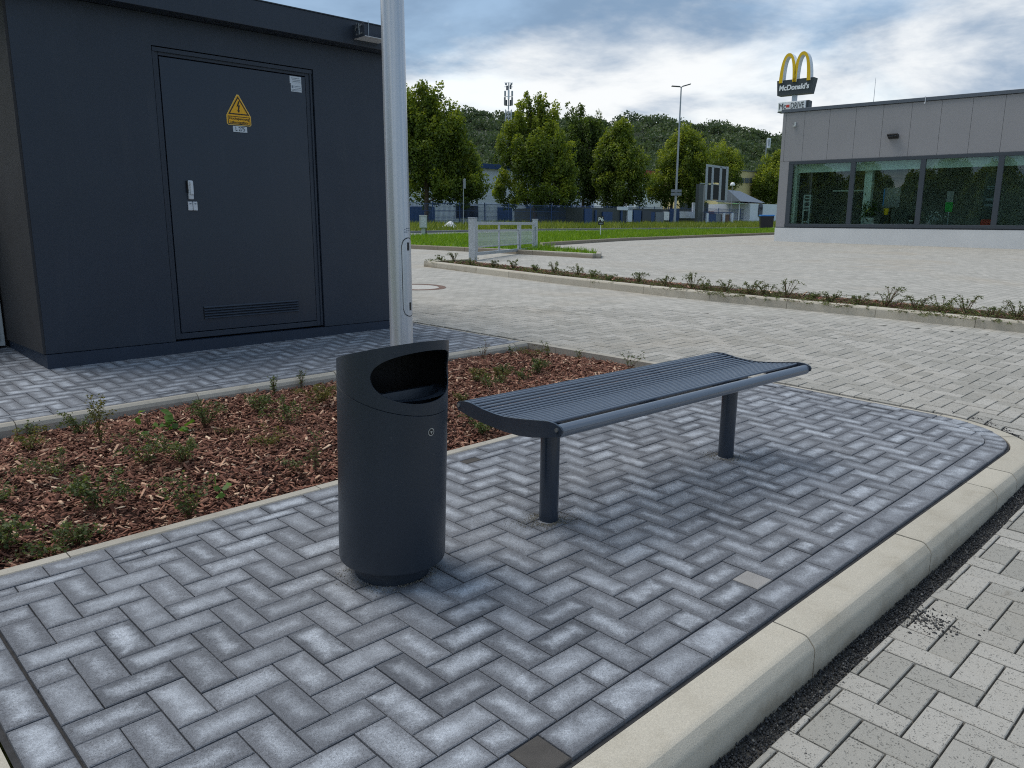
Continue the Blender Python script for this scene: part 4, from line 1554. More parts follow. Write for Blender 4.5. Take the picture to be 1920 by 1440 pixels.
outer = seg_outline(RS, CH)
inner = [(CH + 0.016 + (p[0] - CH) * 0.72, p[1] * 0.80) for p in outer]
bowl = [(CH + 0.026 + (p[0] - CH) * 0.52, p[1] * 0.60) for p in outer]
n = len(outer)
mb = MB()
vs = [sh(p[0], p[1], SH_Z) for p in outer] + [sh(p[0], p[1], SH_Z) for p in inner]
mb.add(vs, [(i, (i + 1) % n, n + (i + 1) % n, n + i) for i in range(n)])
vs = [sh(outer[0][0], outer[0][1], SH_Z), sh(outer[-1][0], outer[-1][1], SH_Z), sh(outer[-1][0], outer[-1][1], SH_Z - 0.02), sh(outer[0][0], outer[0][1], SH_Z - 0.02)]
mb.add(vs, [(0, 1, 2, 3)])
ash = mb.build('ashtray_shelf', MT['coat'], bin_)
mb = MB()
vs = [sh(p[0], p[1], SH_Z) for p in inner] + [sh(p[0], p[1], SH_Z - 0.03) for p in bowl]
mb.add(vs, [(i, (i + 1) % n, n + (i + 1) % n, n + i) for i in range(n)] + [tuple(range(n, 2 * n))])
mb.build('ashtray_bowl', MT['coat'], ash, smooth=50)
mb = MB()
hc = (CH + 0.055, 0.012)
mb.add([sh(hc[0] + 0.015 * math.cos(k * math.pi / 8), hc[1] + 0.015 * math.sin(k * math.pi / 8), SH_Z - 0.0292) for k in range(16)], [tuple(range(16))])
mb.build('ashtray_hole', MT['slot'], ash)
# lock
lt, lz = math.radians(41), 0.533
lax = (Vector((-math.sin(lt), math.cos(lt), 0)), Vector((0, 0, 1)), Vector((math.cos(lt), math.sin(lt), 0)))


def on_bin(dx, dz, out):
    return Vector((math.cos(lt), math.sin(lt), 0)) * (BR + out) + Vector((-math.sin(lt), math.cos(lt), 0)) * dx + Vector((0, 0, lz + dz))


lk_ = MB().tube(on_bin(0, 0, -0.004), on_bin(0, 0, 0.0016), 0.0128, n=24).build('lock', MT['steel'], bin_)
MB().tube(on_bin(0, 0, 0.0012), on_bin(0, 0, 0.0022), 0.0098, n=24).build('lock_core', MT['black'], lk_)
mb = MB()
mb.add([on_bin(0.0062 * math.cos(a), 0.0062 * math.sin(a), 0.0028) for a in (-math.pi / 2, math.pi / 6, math.pi * 5 / 6)], [(0, 1, 2)])
mb.build('key_triangle', MT['steel'], lk_)

# ---- bench ------------------------------------------------------------------
bxv = Vector((1, -0.036, -0.004)).normalized()
bzv = (GUP * 0.5 + Vector((0, 0, 0.5))).normalized()
bzv = (bzv - bxv * bxv.dot(bzv)).normalized()
byv = bzv.cross(bxv)
bench = thing('bench', 'backless dark grey steel bench with slender seat rods on two round legs', 'bench', (1.965, 1.752, 0.0), (bxv, byv, bzv))
BL = 1.765
TOPP = [(0.553, 0.470), (0.542, 0.476), (0.512, 0.4825), (0.480, 0.4835), (0.462, 0.482), (0.398, 0.472), (0.332, 0.4675), (0.275, 0.467), (0.212, 0.473), (0.159, 0.4795), (0.085, 0.4905), (0.040, 0.4965), (0.010, 0.4955), (-0.018, 0.487), (-0.027, 0.477)]
BOTP = [(-0.025, 0.463), (-0.003, 0.450), (0.048, 0.436), (0.120, 0.420), (0.195, 0.411), (0.273, 0.409), (0.397, 0.417), (0.483, 0.428), (0.548, 0.441), (0.558, 0.455)]
prof = list(reversed([(p[0], p[1]) for p in TOPP + BOTP]))


def end_plate(x0, x1):
    return fix_normals(MB().prism(prof, lambda p: (x0, p[0], p[1]), lambda p: (x1, p[0], p[1])).build('end_plate', MT['bench'], bench))


for x0, x1 in ((0.0, 0.008), (BL - 0.008, BL)):
    e = end_plate(x0, x1)
    s = -1 if x0 == 0 else 1
    xo = x0 if x0 == 0 else x1
    for (y, z) in ((-0.002, 0.474), (0.541, 0.460)):
        MB().tube((xo, y, z), (xo + s * 0.004, y, z), 0.0075, n=12).build('screw', MT['steel'], e)


def top_at(y):
    q = sorted(TOPP)
    for (a, za), (b, zb) in zip(q, q[1:]):
        if a <= y <= b:
            return za + (zb - za) * (y - a) / (b - a)
    return q[0][1] if y < q[0][0] else q[-1][1]


# front and rear tubes
MB().tube((0.008, 0.004, 0.466), (BL - 0.008, 0.004, 0.466), 0.0235, n=20).build('front_tube', MT['rod'], bench, smooth=40)
MB().tube((0.008, 0.530, 0.458), (BL - 0.008, 0.530, 0.458), 0.0195, n=20).build('rear_tube', MT['bench'], bench, smooth=40)
NR = 18
rod0 = None
for i in range(NR):
    y = 0.052 + (0.505 - 0.052) * i / (NR - 1)
    z = top_at(y) - 0.0085
    if rod0 is None:
        rod0 = MB().tube((0.008, 0, 0), (BL - 0.008, 0, 0), 0.0060, n=10).build('seat_rod', MT['rod'], bench, smooth=40)
        o = rod0
    else:
        o = link('seat_rod', rod0.data, bench)
    o.location = (0, y, z)
for x in (0.06, 0.62, 1.145, BL - 0.06):
    pts = [(y, top_at(y) - 0.0165) for y in [0.012 + 0.505 * k / 14 for k in range(15)]]
    poly = pts + [(p[0], p[1] - 0.022) for p in reversed(pts)]
    fix_normals(MB().prism(poly, lambda p: (x, p[0], p[1]), lambda p: (x + 0.008, p[0], p[1])).build('cross_rib', MT['bench'], bench))
MB().rbox(0.16, 1.62, 0.228, 0.278, 0.392, 0.430, 0.006).build('spine_beam', MT['bench'], bench)
for x in (0.228, 1.498):
    lg = MB().tube((x, 0.253, -0.05), (x, 0.253, 0.43), 0.0385, n=32).build('leg', MT['bench'], bench, smooth=40)
    MB().box(x - 0.006, x + 0.006, 0.13, 0.40, 0.395, 0.42).build('leg_bracket', MT['bench'], lg)

# ---- loose sand round the feet of bench and bin ------------------------------
def loose_sand():
    pts = []
    for (cx, cy, r0, n, sp) in ((2.19, 1.997, 0.04, 2400, 0.055), (3.455, 1.95, 0.04, 1300, 0.05), (1.482, 2.062, 0.13, 1300, 0.035)):
        for _ in range(n):
            a = RNG.uniform(0, 2 * math.pi)
            lob = 0.6 + 0.5 * math.sin(2 * a + cx) + 0.3 * math.sin(5 * a)
            r = r0 + abs(RNG.normal(0, sp)) * max(0.15, lob)
            pts.append((cx + r * math.cos(a), cy + r * math.sin(a), 0.001 + RNG.uniform(0, 0.0015)))
    P0 = np.array(pts)
    m = len(P0)
    octa = np.array([(1, 0, 0), (0, 1, 0), (-1, 0, 0), (0, -1, 0), (0, 0, 1), (0, 0, -1)], float)
    s = RNG.gamma(3, 0.0004, m).clip(0.0004, 0.0022)
    P = octa[None] * s[:, None, None] * RNG.uniform(0.6, 1.4, (m, 6, 3)) + P0[:, None, :]
    F = [(0, 1, 4), (1, 2, 4), (2, 3, 4), (3, 0, 4), (1, 0, 5), (2, 1, 5), (3, 2, 5), (0, 3, 5)]
    o = solids('loose_sand', None, F, P, RNG.random(m), MT['sandgrain'], None, 'stuff')
    o['label'] = 'loose pale sand round the feet of the bench and the bin'
    o['category'] = 'sand'


loose_sand()

# ---- plants -----------------------------------------------------------------
def plant(name, label, cat, base, kind, h, spread, nst, nleaf, leaf, mat, group, seed, stem_r=0.0022, arch=0.5):
    """low shrub: bent twigs set with small leaves"""
    rs = np.random.default_rng(seed)
    root = thing(name, label, cat, base, group=group)
    st = MB()
    nst = max(1, nst)
    C, D = [], []
    for s in range(nst):
        a = rs.uniform(0, 2 * math.pi)
        out = spread * rs.uniform(0.35, 1.0)
        hh = h * rs.uniform(0.55, 1.0)
        bend = rs.uniform(-0.5, 0.5)
        low = kind == 'mix' and s % 6 < 4
        if low:
            out, hh = spread * rs.uniform(0.7, 1.7), h * rs.uniform(0.12, 0.32)
        pts = []
        for k in range(6):
            t = k / 5
            r = out * (t ** (1.2 if kind == 'up' else 0.8)) * (0.55 if kind == 'mix' and not low else 1.0)
            z = hh * (math.sin(t * math.pi * (0.5 if kind == 'up' else 0.5 + arch * 0.35)))
            aa = a + bend * t
            pts.append(Vector((r * math.cos(aa) + rs.normal(0, 0.004), r * math.sin(aa) + rs.normal(0, 0.004), z)))
        st.path(pts, [stem_r * (1 - 0.7 * k / 5) for k in range(6)], 5)
        m = max(1, nleaf // nst)
        for k in range(m):
            t = rs.uniform(0.12, 1.0) * 5
            i = min(4, int(t))
            p = pts[i].lerp(pts[i + 1], t - i)
            C.append((p.x + rs.normal(0, leaf * 0.55), p.y + rs.normal(0, leaf * 0.55), max(0.004, p.z + rs.normal(0, leaf * 0.45))))
    st.build('stems', MT['twig'], root)
    C = np.array(C)
    if len(C):
        a, b, c = tangents(len(C))
        a[:, 2] = np.abs(a[:, 2]) * 0.6
        L = (leaf * rs.uniform(0.6, 1.25, len(C)))[:, None]
        W = L * 0.33
        if leaf > 0.04:
            P = np.stack([C - a * L * .5, C - a * L * .2 + b * W, C + a * L * .18 + b * W * .9, C + a * L * .5, C + a * L * .18 - b * W * .9, C - a * L * .2 - b * W], 1)
        else:
            P = np.stack([C - a * L * .5, C + b * W, C + a * L * .5, C - b * W], 1)
        P[:, 1] += c * W * 0.4
        P[:, 3] += c * W * 0.4
        lo, hi = C[:, 2].min(), max(C[:, 2].max(), 1e-3)
        r = (rs.beta(2.2, 2.6, len(C)) + rs.uniform(-0.1, 0.1)).clip(0, 1)
        quads('foliage', P, r, mat, root)
    return root


ORD = ['first', 'second', 'third', 'fourth', 'fifth', 'sixth', 'seventh', 'eighth', 'ninth', 'tenth', 'eleventh', 'twelfth', 'thirteenth', 'fourteenth', 'fifteenth',
       'sixteenth', 'seventeenth', 'eighteenth', 'nineteenth', 'twentieth', 'twenty-first', 'twenty-second', 'twenty-third', 'twenty-fourth', 'twenty-fifth', 'twenty-sixth', 'twenty-seventh', 'twenty-eighth']
# (u, v of the foot, form, height, spread, twigs, leaves, leaf size, colour, label)
BEDPLANTS = [
    (54, 803, 'up', .07, .05, 5, 50, .016, 'leaf_plant', 'tiny green sprig against the rear edging at the far left of the bed'),
    (152, 818, 'low', .12, .15, 9, 260, .014, 'leaf_plant', 'bushy grey-green shrub left of the red-stemmed seedling'),
    (190, 842, 'up', .26, .07, 3, 130, .017, 'leaf_yellow', 'upright yellow-green seedling on a thin red stem'),
    (58, 852, 'low', .11, .11, 7, 170, .015, 'leaf_yellow', 'yellowish low shrub at the left rear of the mulch bed'),
    (118, 897, 'low', .10, .22, 9, 230, .013, 'leaf_plant', 'sprawling thin shrub in the left middle of the mulch bed'),
    (281, 812, 'weed', .10, .05, 3, 7, .085, 'leaf_weed', 'broad-leaved weed with upright pale leaves near the rear edging'),
    (326, 814, 'weed', .07, .09, 7, 20, .07, 'leaf_weed', 'wide rosette weed with soft light green leaves'),
    (387, 808, 'low', .17, .12, 10, 330, .014, 'leaf_plant', 'dense tall shrub right of the light green weed'),
    (276, 880, 'low', .15, .13, 8, 280, .015, 'leaf_plant', 'blue-green spiky shrub in the middle of the mulch bed'),
    (347, 874, 'low', .13, .11, 8, 260, .015, 'leaf_plant', 'low spiky shrub right of the blue-green one'),
    (482, 778, 'low', .12, .10, 10, 300, .014, 'leaf_plant', 'small round dark green shrub near the rear edging'),
    (514, 742, 'up', .16, .05, 3, 60, .016, 'leaf_plant', 'upright twiggy seedling at the rear edging left of the bin'),
    (560, 718, 'up', .14, .06, 3, 46, .015, 'leaf_plant', 'leafy sprig leaning over the rear edging near the bin'),
    (536, 800, 'low', .15, .16, 9, 300, .014, 'leaf_plant', 'wide grey-green shrub left of the bin'),
    (503, 838, 'low', .08, .18, 8, 200, .013, 'leaf_yellow', 'thin yellowish creeping shrub left of the bin'),
    (600, 762, 'low', .13, .15, 10, 330, .015, 'leaf_yellow', 'yellow-green shrub close to the left side of the bin hood'),
    (592, 884, 'up', .20, .05, 3, 70, .013, 'leaf_plant', 'thin upright seedling just left of the bin body'),
    (552, 886, 'low', .06, .08, 5, 70, .013, 'leaf_plant', 'small low sprig beside the thin seedling left of the bin'),
    (184, 960, 'low', .15, .14, 9, 340, .017, 'leaf_plant', 'lush dark green shrub in the left foreground of the bed'),
    (142, 934, 'up', .10, .06, 4, 80, .016, 'leaf_plant', 'reddish-tipped sprig beside the lush dark shrub'),
    (354, 965, 'up', .19, .12, 6, 170, .018, 'leaf_plant', 'fan-shaped shrub with two tall branches near the front edging'),
    (417, 925, 'weed', .05, .04, 3, 6, .045, 'leaf_weed', 'little pale seedling with a few broad leaves'),
    (146, 1012, 'low', .10, .10, 7, 180, .015, 'leaf_plant', 'low shrub close to the front edging in the left foreground'),
    (92, 1030, 'low', .06, .14, 7, 160, .016, 'leaf_plant', 'flat creeping shrub touching the front edging at lower left'),
    (10, 1030, 'low', .13, .10, 8, 260, .018, 'leaf_plant', 'leafy green shrub at the left edge of the picture near the front edging'),
    (2, 950, 'low', .07, .06, 5, 90, .015, 'leaf_plant', 'small shrub cut by the left picture edge'),
    (430, 818, 'low', .04, .06, 5, 50, .012, 'leaf_yellow', 'tiny yellow patch of leaves in the rear middle of the bed'),
    (892, 722, 'low', .10, .09, 8, 220, .015, 'leaf_yellow', 'round yellow-green shrub behind the left end of the bench'),
    (914, 732, 'low', .09, .13, 8, 200, .014, 'leaf_plant', 'low wide shrub touching the bench seat at its left end'),
    (942, 722, 'low', .11, .09, 7, 180, .014, 'leaf_yellow', 'pale twiggy shrub behind the seat rods'),
    (947, 702, 'low', .07, .08, 7, 160, .015, 'leaf_plant', 'dark low shrub in the middle of the bed behind the bench'),
    (1008, 702, 'low', .12, .09, 9, 280, .015, 'leaf_plant', 'fresh green bush behind the middle of the bench'),
    (982, 716, 'low', .08, .07, 6, 130, .014, 'leaf_plant', 'small bush between the pale twigs and the fresh green bush'),
    (958, 668, 'up', .10, .03, 2, 22, .018, 'leaf_plant', 'single leafy shoot in front of the rear edging behind the bench'),
    (906, 680, 'up', .19, .12, 4, 26, .013, 'leaf_plant', 'nearly bare twiggy shrub at the rear edging right of the bin'),
    (1028, 668, 'up', .14, .13, 3, 40, .016, 'leaf_plant', 'leaning twig with leaves at the rear right corner of the bed'),
    (1086, 672, 'up', .10, .05, 3, 34, .014, 'leaf_plant', 'brownish sprig against the right edging of the bed'),
    (1180, 694, 'up', .21, .20, 2, 46, .016, 'leaf_plant', 'arching leafy twig overhanging the edging beyond the bench'),
    (906, 808, 'low', .11, .13, 9, 300, .016, 'leaf_plant', 'green shrub under the left end of the bench near the front edging'),
    (1000, 672, 'low', .08, .18, 7, 150, .013, 'leaf_yellow', 'straggly yellowish creeper near the rear right corner of the bed'),
    (868, 760, 'low', .07, .07, 6, 110, .014, 'leaf_yellow', 'yellowish tuft between the bin and the bench end'),
]
for i, (u, v, form, h, sp, ns, nl, lf, mt, lab) in enumerate(BEDPLANTS):
    d = ray(u, v)
    t = (-0.03 - CAMH) / d.z
    p = CAM0 + d * t
    p.y = min(p.y, BED_B0 - 0.03)
    p.x = min(p.x, edge_x(p.y) - 0.04)
    p.z = mulch_z(p.x, p.y) - 0.004
    if form == 'weed':
        plant('weed', lab, 'weed', p, 'up', h, sp, ns, nl, lf, MT[mt], 'weeds in the mulch bed', 100 + i, 0.003)
    else:
        plant('young_shrub', lab, 'shrub', p, form, h * 1.0, sp * 1.2, ns + 3, int(nl * 2.3), lf * 1.05, MT[mt], 'young shrubs in the mulch bed', 100 + i)
# spiky shrubs in the strip across the driveway, left to right
STRIP = [(826, 491, .22), (852, 494, .34), (884, 500, .26), (924, 503, .22), (962, 506, .28), (1002, 511, .20), (1040, 515, .34), (1082, 520, .34), (1110, 525, .24), (1140, 530, .22),
         (1196, 533, .30), (1250, 540, .30), (1298, 545, .38), (1322, 549, .26), (1362, 553, .32), (1404, 557, .34), (1432, 561, .34), (1474, 562, .40), (1506, 571, .20), (1546, 574, .26),
         (1594, 580, .26), (1660, 578, .46), (1716, 588, .30), (1764, 592, .34), (1810, 591, .36), (1858, 602, .26), (1906, 600, .34)]
for i, (u, v, h) in enumerate(STRIP):
    p = at(u, v, 0.06)
    k = hedge_x(p.y)
    p.x = min(max(p.x, k + 0.2), k + HW - 0.1)
    p.z = gz(p.x, p.y) + 0.06
    plant('spiky_shrub', ORD[i] + ' spiky shrub from the left in the kerbed strip across the driveway', 'shrub', p, 'mix', h * 0.64, h * 1.05, 30, 1500, .019, MT['leaf_plant'], 'spiky shrubs in the kerbed strip', 300 + i, 0.004)

# ---- manhole cover -----------------------------------------------------------
mp = at(790, 538)
mh = thing('manhole_cover', 'round manhole cover with rusty rim in the driveway beside the pole', 'manhole cover', (mp.x - 0.06, mp.y, roadz(mp.x, mp.y)))
MB().lathe([(0.30, -0.03), (0.30, 0.006), (0.001, 0.006)], 40).build('lid', MT['concrete'], mh)
mb = MB()
vs = []
for r, z in ((0.302, 0.009), (0.40, 0.009), (0.40, -0.03), (0.302, -0.03)):
    vs += [(r * math.cos(2 * math.pi * i / 40), r * math.sin(2 * math.pi * i / 40), z) for i in range(40)]
mb.add(vs, [(j * 40 + i, j * 40 + (i + 1) % 40, ((j + 1) % 4) * 40 + (i + 1) % 40, ((j + 1) % 4) * 40 + i) for j in range(4) for i in range(40)])
fix_normals(mb.build('rim', MT['rust'], mh))

# ---- galvanised gate -----------------------------------------------------------
gp1, gp2 = at(887, 488), at(1003, 471)
SG = (gp1 - CAM0).dot(CF) / FPX            # metres per picture pixel there
gd = gp2 - gp1
GL = math.hypot(gd.x, gd.y)
gate = thing('metal_gate', 'low galvanised double leaf gate between two square posts at the lawn corner', 'gate', gp1, upright(math.atan2(gd.y, gd.x)))
GH = 76 * SG
MB().rbox(-0.075, 0.075, -0.075, 0.075, -0.3, GH, 0.006).build('post', MT['galv'], gate)
MB().rbox(-0.085, 0.085, -0.085, 0.085, GH, GH + 0.03, 0.008).build('post_cap', MT['lampgrey'], gate)
MB().rbox(GL - 0.06, GL + 0.06, -0.06, 0.06, -0.3, GH, 0.006).build('post', MT['galv'], gate)
MB().rbox(GL - 0.07, GL + 0.07, -0.07, 0.07, GH, GH + 0.03, 0.008).build('post_cap', MT['lampgrey'], gate)
split = GL * 0.70


def leaf(x0, x1, mid):
    z0, z1 = 0.10, GH - 0.06
    f = MB()
    f.rbox(x0, x1, -0.03, 0.03, z1 - 0.07, z1, 0.004).rbox(x0, x1, -0.03, 0.03, z0, z0 + 0.07, 0.004)
    f.rbox(x0, x0 + 0.07, -0.029, 0.029, z0 + 0.07, z1 - 0.07, 0.004).rbox(x1 - 0.07, x1, -0.029, 0.029, z0 + 0.07, z1 - 0.07, 0.004)
    lf = f.build('gate_leaf', MT['galv'], gate)
    if mid:
        MB().rbox((x0 + x1) / 2 - 0.03, (x0 + x1) / 2 + 0.03, -0.02, 0.02, z0 + 0.07, z1 - 0.07, 0.004).build('stile', MT['galv'], lf)
    b = MB()
    b.box(x0 + 0.07, x1 - 0.07, -0.012, 0.012, z0 + 0.17, z0 + 0.20).box(x0 + 0.07, x1 - 0.07, -0.012, 0.012, z1 - 0.22, z1 - 0.19)
    b.build('rail', MT['galv'], lf)
    n = int((x1 - x0 - 0.14) / 0.05)
    bars = None
    for i in range(1, n):
        x = x0 + 0.07 + (x1 - x0 - 0.14) * i / n
        if bars is None:
            bars = MB().tube((0, 0.0, z0 + 0.2), (0, 0.0, z1 - 0.22), 0.005, n=5).build('bar', MT['galv'], lf)
            ob = bars
        else:
            ob = link('bar', bars.data, lf)
        ob.location = (x, 0, 0)


leaf(0.17, split - 0.01, True)
leaf(split + 0.01, GL - 0.13, False)
for z in (0.22, GH - 0.16):
    MB().rbox(0.07, 0.18, -0.05, 0.05, z - 0.035, z + 0.035, 0.01).build('hinge', MT['galv'], gate)
    MB().rbox(GL - 0.14, GL - 0.05, -0.045, 0.045, z - 0.03, z + 0.03, 0.01).build('hinge', MT['galv'], gate)
MB().tube((split - 0.04, -0.045, 0.0), (split - 0.04, -0.045, 0.55), 0.011, n=8).build('drop_bolt', MT['galv'], gate)
MB().rbox(split - 0.10, split - 0.02, -0.05, -0.03, GH - 0.36, GH - 0.22, 0.005).build('latch', MT['galv'], gate)

# ================================================================== THE RESTAURANT
RS_ = 1.256
_O = Vector((24.516, 12.731, 0.0))
RO = CAM0 + RS_ * (_O - CAM0)
RAX = (Vector((0.08273662, -0.99605386, 0.03211493)).normalized(), Vector((0.99652296, 0.08237174, -0.01252538)).normalized(), Vector((0.00983059, 0.03303957, 0.9994057)).normalized())
rest = thing('restaurant', 'flat grey panelled restaurant with a long window band and white base', 'restaurant', RO, RAX)
rest.scale = (1, 1, 1)
K = RS_
WX = 15.0 * K
mb = MB()
mb.box(0.03, WX, 0.03, 12, 0.43 * K, 0.46 * K)
mb.build('sill_strip', MT['wframe'], rest)
MB().box(0.0, WX, 0.0, 12, -1.0, 0.43 * K).build('base_wall', MT['socle'], rest)
# panels above the window band and at the corner
MB().box(0.012, 0.33 * K, 0.03, 0.2, 0.46 * K, 2.50 * K).build('facade_panel', MT['panel'], rest)
js = [0.0, 0.11] + [0.70 + 0.775 * i for i in range(19)]
for a, b in zip(js, js[1:]):
    MB().rbox(a * K + 0.004, b * K - 0.004, 0.03, 0.10, 2.505 * K, 3.99 * K, 0.003).build('facade_panel', MT['panel'], rest)
MB().box(0.02, WX, 0.101, 0.2, 2.506 * K, 3.98 * K).build('backing_wall', MT['wframe'], rest)
MB().rbox(-0.06, WX, -0.03, 12, 4.0 * K, 4.10 * K, 0.01).build('roof_edge', MT['cap'], rest)
MB().box(0.0, WX, 0.11, 12, 3.90 * K, 3.995 * K).build('roof_slab', MT['cap'], rest)
MB().box(0.0, 0.02, 0.2, 12, 0.46 * K, 3.99 * K).build('side_wall', MT['panel'], rest)
# window band
muls = [0.33, 2.25, 4.20, 6.15, 8.10, 10.05, 12.0]
MB().rbox(0.31 * K, WX, 0.0, 0.14, 2.40 * K, 2.50 * K, 0.01).build('window_head', MT['wframe'], rest)
MB().rbox(0.31 * K, WX, -0.02, 0.14, 0.462 * K, 0.56 * K, 0.01).build('window_sill', MT['wframe'], rest)
for m_ in muls:
    MB().rbox((m_ - 0.02) * K, (m_ + 0.12) * K, 0.004, 0.139, 0.56 * K, 2.40 * K, 0.01).build('mullion', MT['wframe'], rest)
for a, b in zip(muls, muls[1:]):
    MB().box((a + 0.12) * K, (b - 0.02) * K, 0.07, 0.075, 0.56 * K, 2.40 * K).build('window_pane', MT['glass'], rest)
# inside
MB().box(0.1, WX, 0.2, 11.9, 0.40 * K, 0.475 * K).build('indoor_floor', MT['indoor'], rest)
MB().box(0.1, WX, 3.4, 3.5, 0.48 * K, 2.9 * K).build('indoor_wall', MT['indoor'], rest)
MB().box(0.1, WX, 0.15, 5.5, 2.62 * K, 2.68 * K).build('indoor_ceiling', MT['indoorlight'], rest)
MB().box(0.45 * K, WX, 0.42, 0.52, 2.16 * K, 2.62 * K).build('bulkhead', MT['indoorlight'], rest)
MB().rbox(0.40 * K, 0.52 * K, 0.3, 0.6, 0.48 * K, 2.6 * K, 0.01).build('indoor_column', MT['indoorlight'], rest)
MB().rbox(2.50 * K, 2.72 * K, 0.7, 1.0, 0.48 * K, 2.6 * K, 0.01).build('indoor_column', MT['indoorlight'], rest)
MB().box(1.2 * K, 2.3 * K, 2.0, 2.05, 1.60 * K, 1.64 * K).build('indoor_rail', MT['indoorlight'], rest)

# fittings on and in the restaurant
def fitting(name, label, cat, x, y, z, group=None):
    o = thing(name, label, cat, RO + RAX[0] * x + RAX[1] * y + RAX[2] * z, RAX, group)
    return o


wl = fitting('wall_floodlight', 'small black floodlight on the grey restaurant facade', 'floodlight', 3.38 * K, 0.03, 3.08 * K)
mb = MB()
mb.prism([(-0.30, 0.05), (-0.05, -0.08), (0.03, -0.07), (0.03, 0.06), (-0.22, 0.085)], lambda p: (-0.17, p[0], p[1]), lambda p: (0.17, p[0], p[1]))
fix_normals(mb.build('housing', MT['black'], wl))
MB().box(-0.14, 0.14, -0.27, -0.08, 0.0, 0.004).build('lens', MT['print'], wl)
MB().tube((0, 0.0, 0), (0, -0.06, 0), 0.04, n=12).build('mount', MT['black'], wl)
al = fitting('alarm_box', 'little grey box on the facade corner under the roof edge', 'alarm box', 0.45 * K, 0.03, 3.6 * K)
MB().rbox(-0.06, 0.0, -0.07, 0.0, -0.02, 0.11, 0.008).build('housing', MT['cabinet'], al)
MB().rbox(-0.11, 0.0, -0.10, -0.01, -0.06, -0.025, 0.008).build('sensor', MT['cabinet'], al)
an = fitting('roof_antenna', 'thin rod antenna on the restaurant roof', 'antenna', 2.5 * K, 0.9, 4.09 * K)
MB().tube((0, 0, 0), (0, 0, 1.0), 0.012, 0.006, n=6).build('rod', MT['lampgrey'], an)
MB().rbox(-0.05, 0.05, -0.05, 0.05, 0, 0.05, 0.01).build('foot', MT['lampgrey'], an)
lc = fitting('lightning_clamp', 'small white lightning conductor clamp on the roof edge', 'clamp', 4.14 * K, -0.045, 3.93 * K)
MB().tube((0, 0, 0), (0, 0, 0.24), 0.012, n=6).build('rod', MT['white'], lc)
MB().rbox(-0.03, 0.01, -0.02, 0.0, -0.01, 0.03, 0.004).build('clip', MT['white'], lc)
sf = fitting('shelf_tower', 'tall pale slotted stand behind the left restaurant window', 'stand', 0.80 * K, 0.7, 0.48 * K)
MB().rbox(-0.15, -0.09, -0.1, 0.1, 0, 1.25, 0.008).rbox(0.09, 0.15, -0.1, 0.1, 0, 1.25, 0.008).build('upright', MT['cabinet'], sf)
for z in (0.05, 0.16, 0.62, 0.75, 0.95, 1.08, 1.2):
    MB().box(-0.09, 0.09, -0.09, 0.09, z, z + 0.05).build('shelf', MT['cabinet'], sf)
MB().box(-0.09, 0.09, -0.085, 0.0, 0.28, 0.58).build('screen', MT['black'], sf)
pot = fitting('potted_palm', 'potted plant with drooping leaves beside the pale indoor column', 'plant', 2.78 * K, 0.55, 0.48 * K)
MB().lathe([(0.17, 0), (0.21, 0.35), (0.001, 0.35)], 16).build('pot', MT['socle'], pot)
Cn = RNG.normal(0, 1, (120, 3)) * np.array([.2, .2, .16]) + np.array([0, 0, .62])
a_, b_, c_ = tangents(120)
quads('foliage', np.stack([Cn - a_ * .16, Cn + b_ * .02, Cn + a_ * .16, Cn - b_ * .02], 1), RNG.random(120), MT['leaf_dark'], pot)
ks = fitting('menu_board', 'wide grey order board with a lit left edge behind the second window', 'board', 2.95 * K, 1.3, 0.95 * K)
MB().rbox(0, 0.62, 0, 0.06, 0.15, 0.90, 0.01).build('panel', MT['panel'], ks)
MB().box(0.01, 0.05, -0.01, 0.0, 0.2, 0.85).build('edge_strip', MT['lidblue'], ks)
MB().tube((0.31, 0.03, -0.65), (0.31, 0.03, 0.16), 0.03, n=8).build('stand', MT['black'], ks)
yc = fitting('yellow_cup', 'yellow cup standing low behind the second window', 'cup', 3.22 * K, 0.7, 0.86 * K)
MB().lathe([(0.07, -0.02), (0.10, 0.22), (0.001, 0.22)], 16).build('cup', MT['signyellow'], yc)
MB().rbox(-0.15, 0.15, -0.1, 0.1, -0.48, -0.02, 0.01).build('pedestal', MT['black'], yc)
gb = fitting('green_poster', 'green square poster hanging behind the third window', 'poster', 4.95 * K, 0.5, 0.93 * K)
MB().box(-0.11, 0.13, 0, 0.01, 0, 0.34).build('sheet', MT['green'], gb)
MB().box(-0.09, 0.13, 0, 0.01, 0.34, 0.72).build('upper_sheet', MT['panel'], gb)
MB().tube((0.02, 0.02, -0.46), (0.02, 0.02, 0.7), 0.02, n=8).build('stand', MT['lampgrey'], gb)
cf = fitting('coffee_machine', 'dark machine with small lights behind the second window', 'machine', 3.98 * K, 0.6, 0.48 * K)
MB().rbox(-0.15, 0.15, -0.12, 0.12, 0, 0.42, 0.02).build('housing', MT['black'], cf)
MB().box(-0.06, 0.08, -0.125, -0.121, 0.22, 0.26).build('display', MT['signwhite'], cf)
vm = fitting('price_panel', 'tall dark panel with rows of pale figures behind the third window', 'panel', 5.75 * K, 0.8, 0.48 * K)
MB().rbox(0, 0.40, 0, 0.1, 0, 1.9, 0.01).build('panel', MT['signdark'], vm)
for z in (0.75, 0.95, 1.35, 1.42):
    MB().box(0.08, 0.33, -0.006, -0.001, z, z + (0.09 if z < 1 else 0.03)).build('figure_row', MT['print'], vm)
MB().box(0.02, 0.38, -0.006, -0.001, 0.0, 0.3).build('red_field', MT['red'], vm)
dr = fitting('dried_bouquet', 'pale dried bouquet on the sill behind the third window', 'bouquet', 4.62 * K, 0.45, 0.5 * K)
Cn = RNG.normal(0, 1, (90, 3)) * np.array([.12, .08, .11]) + np.array([0, 0, .28])
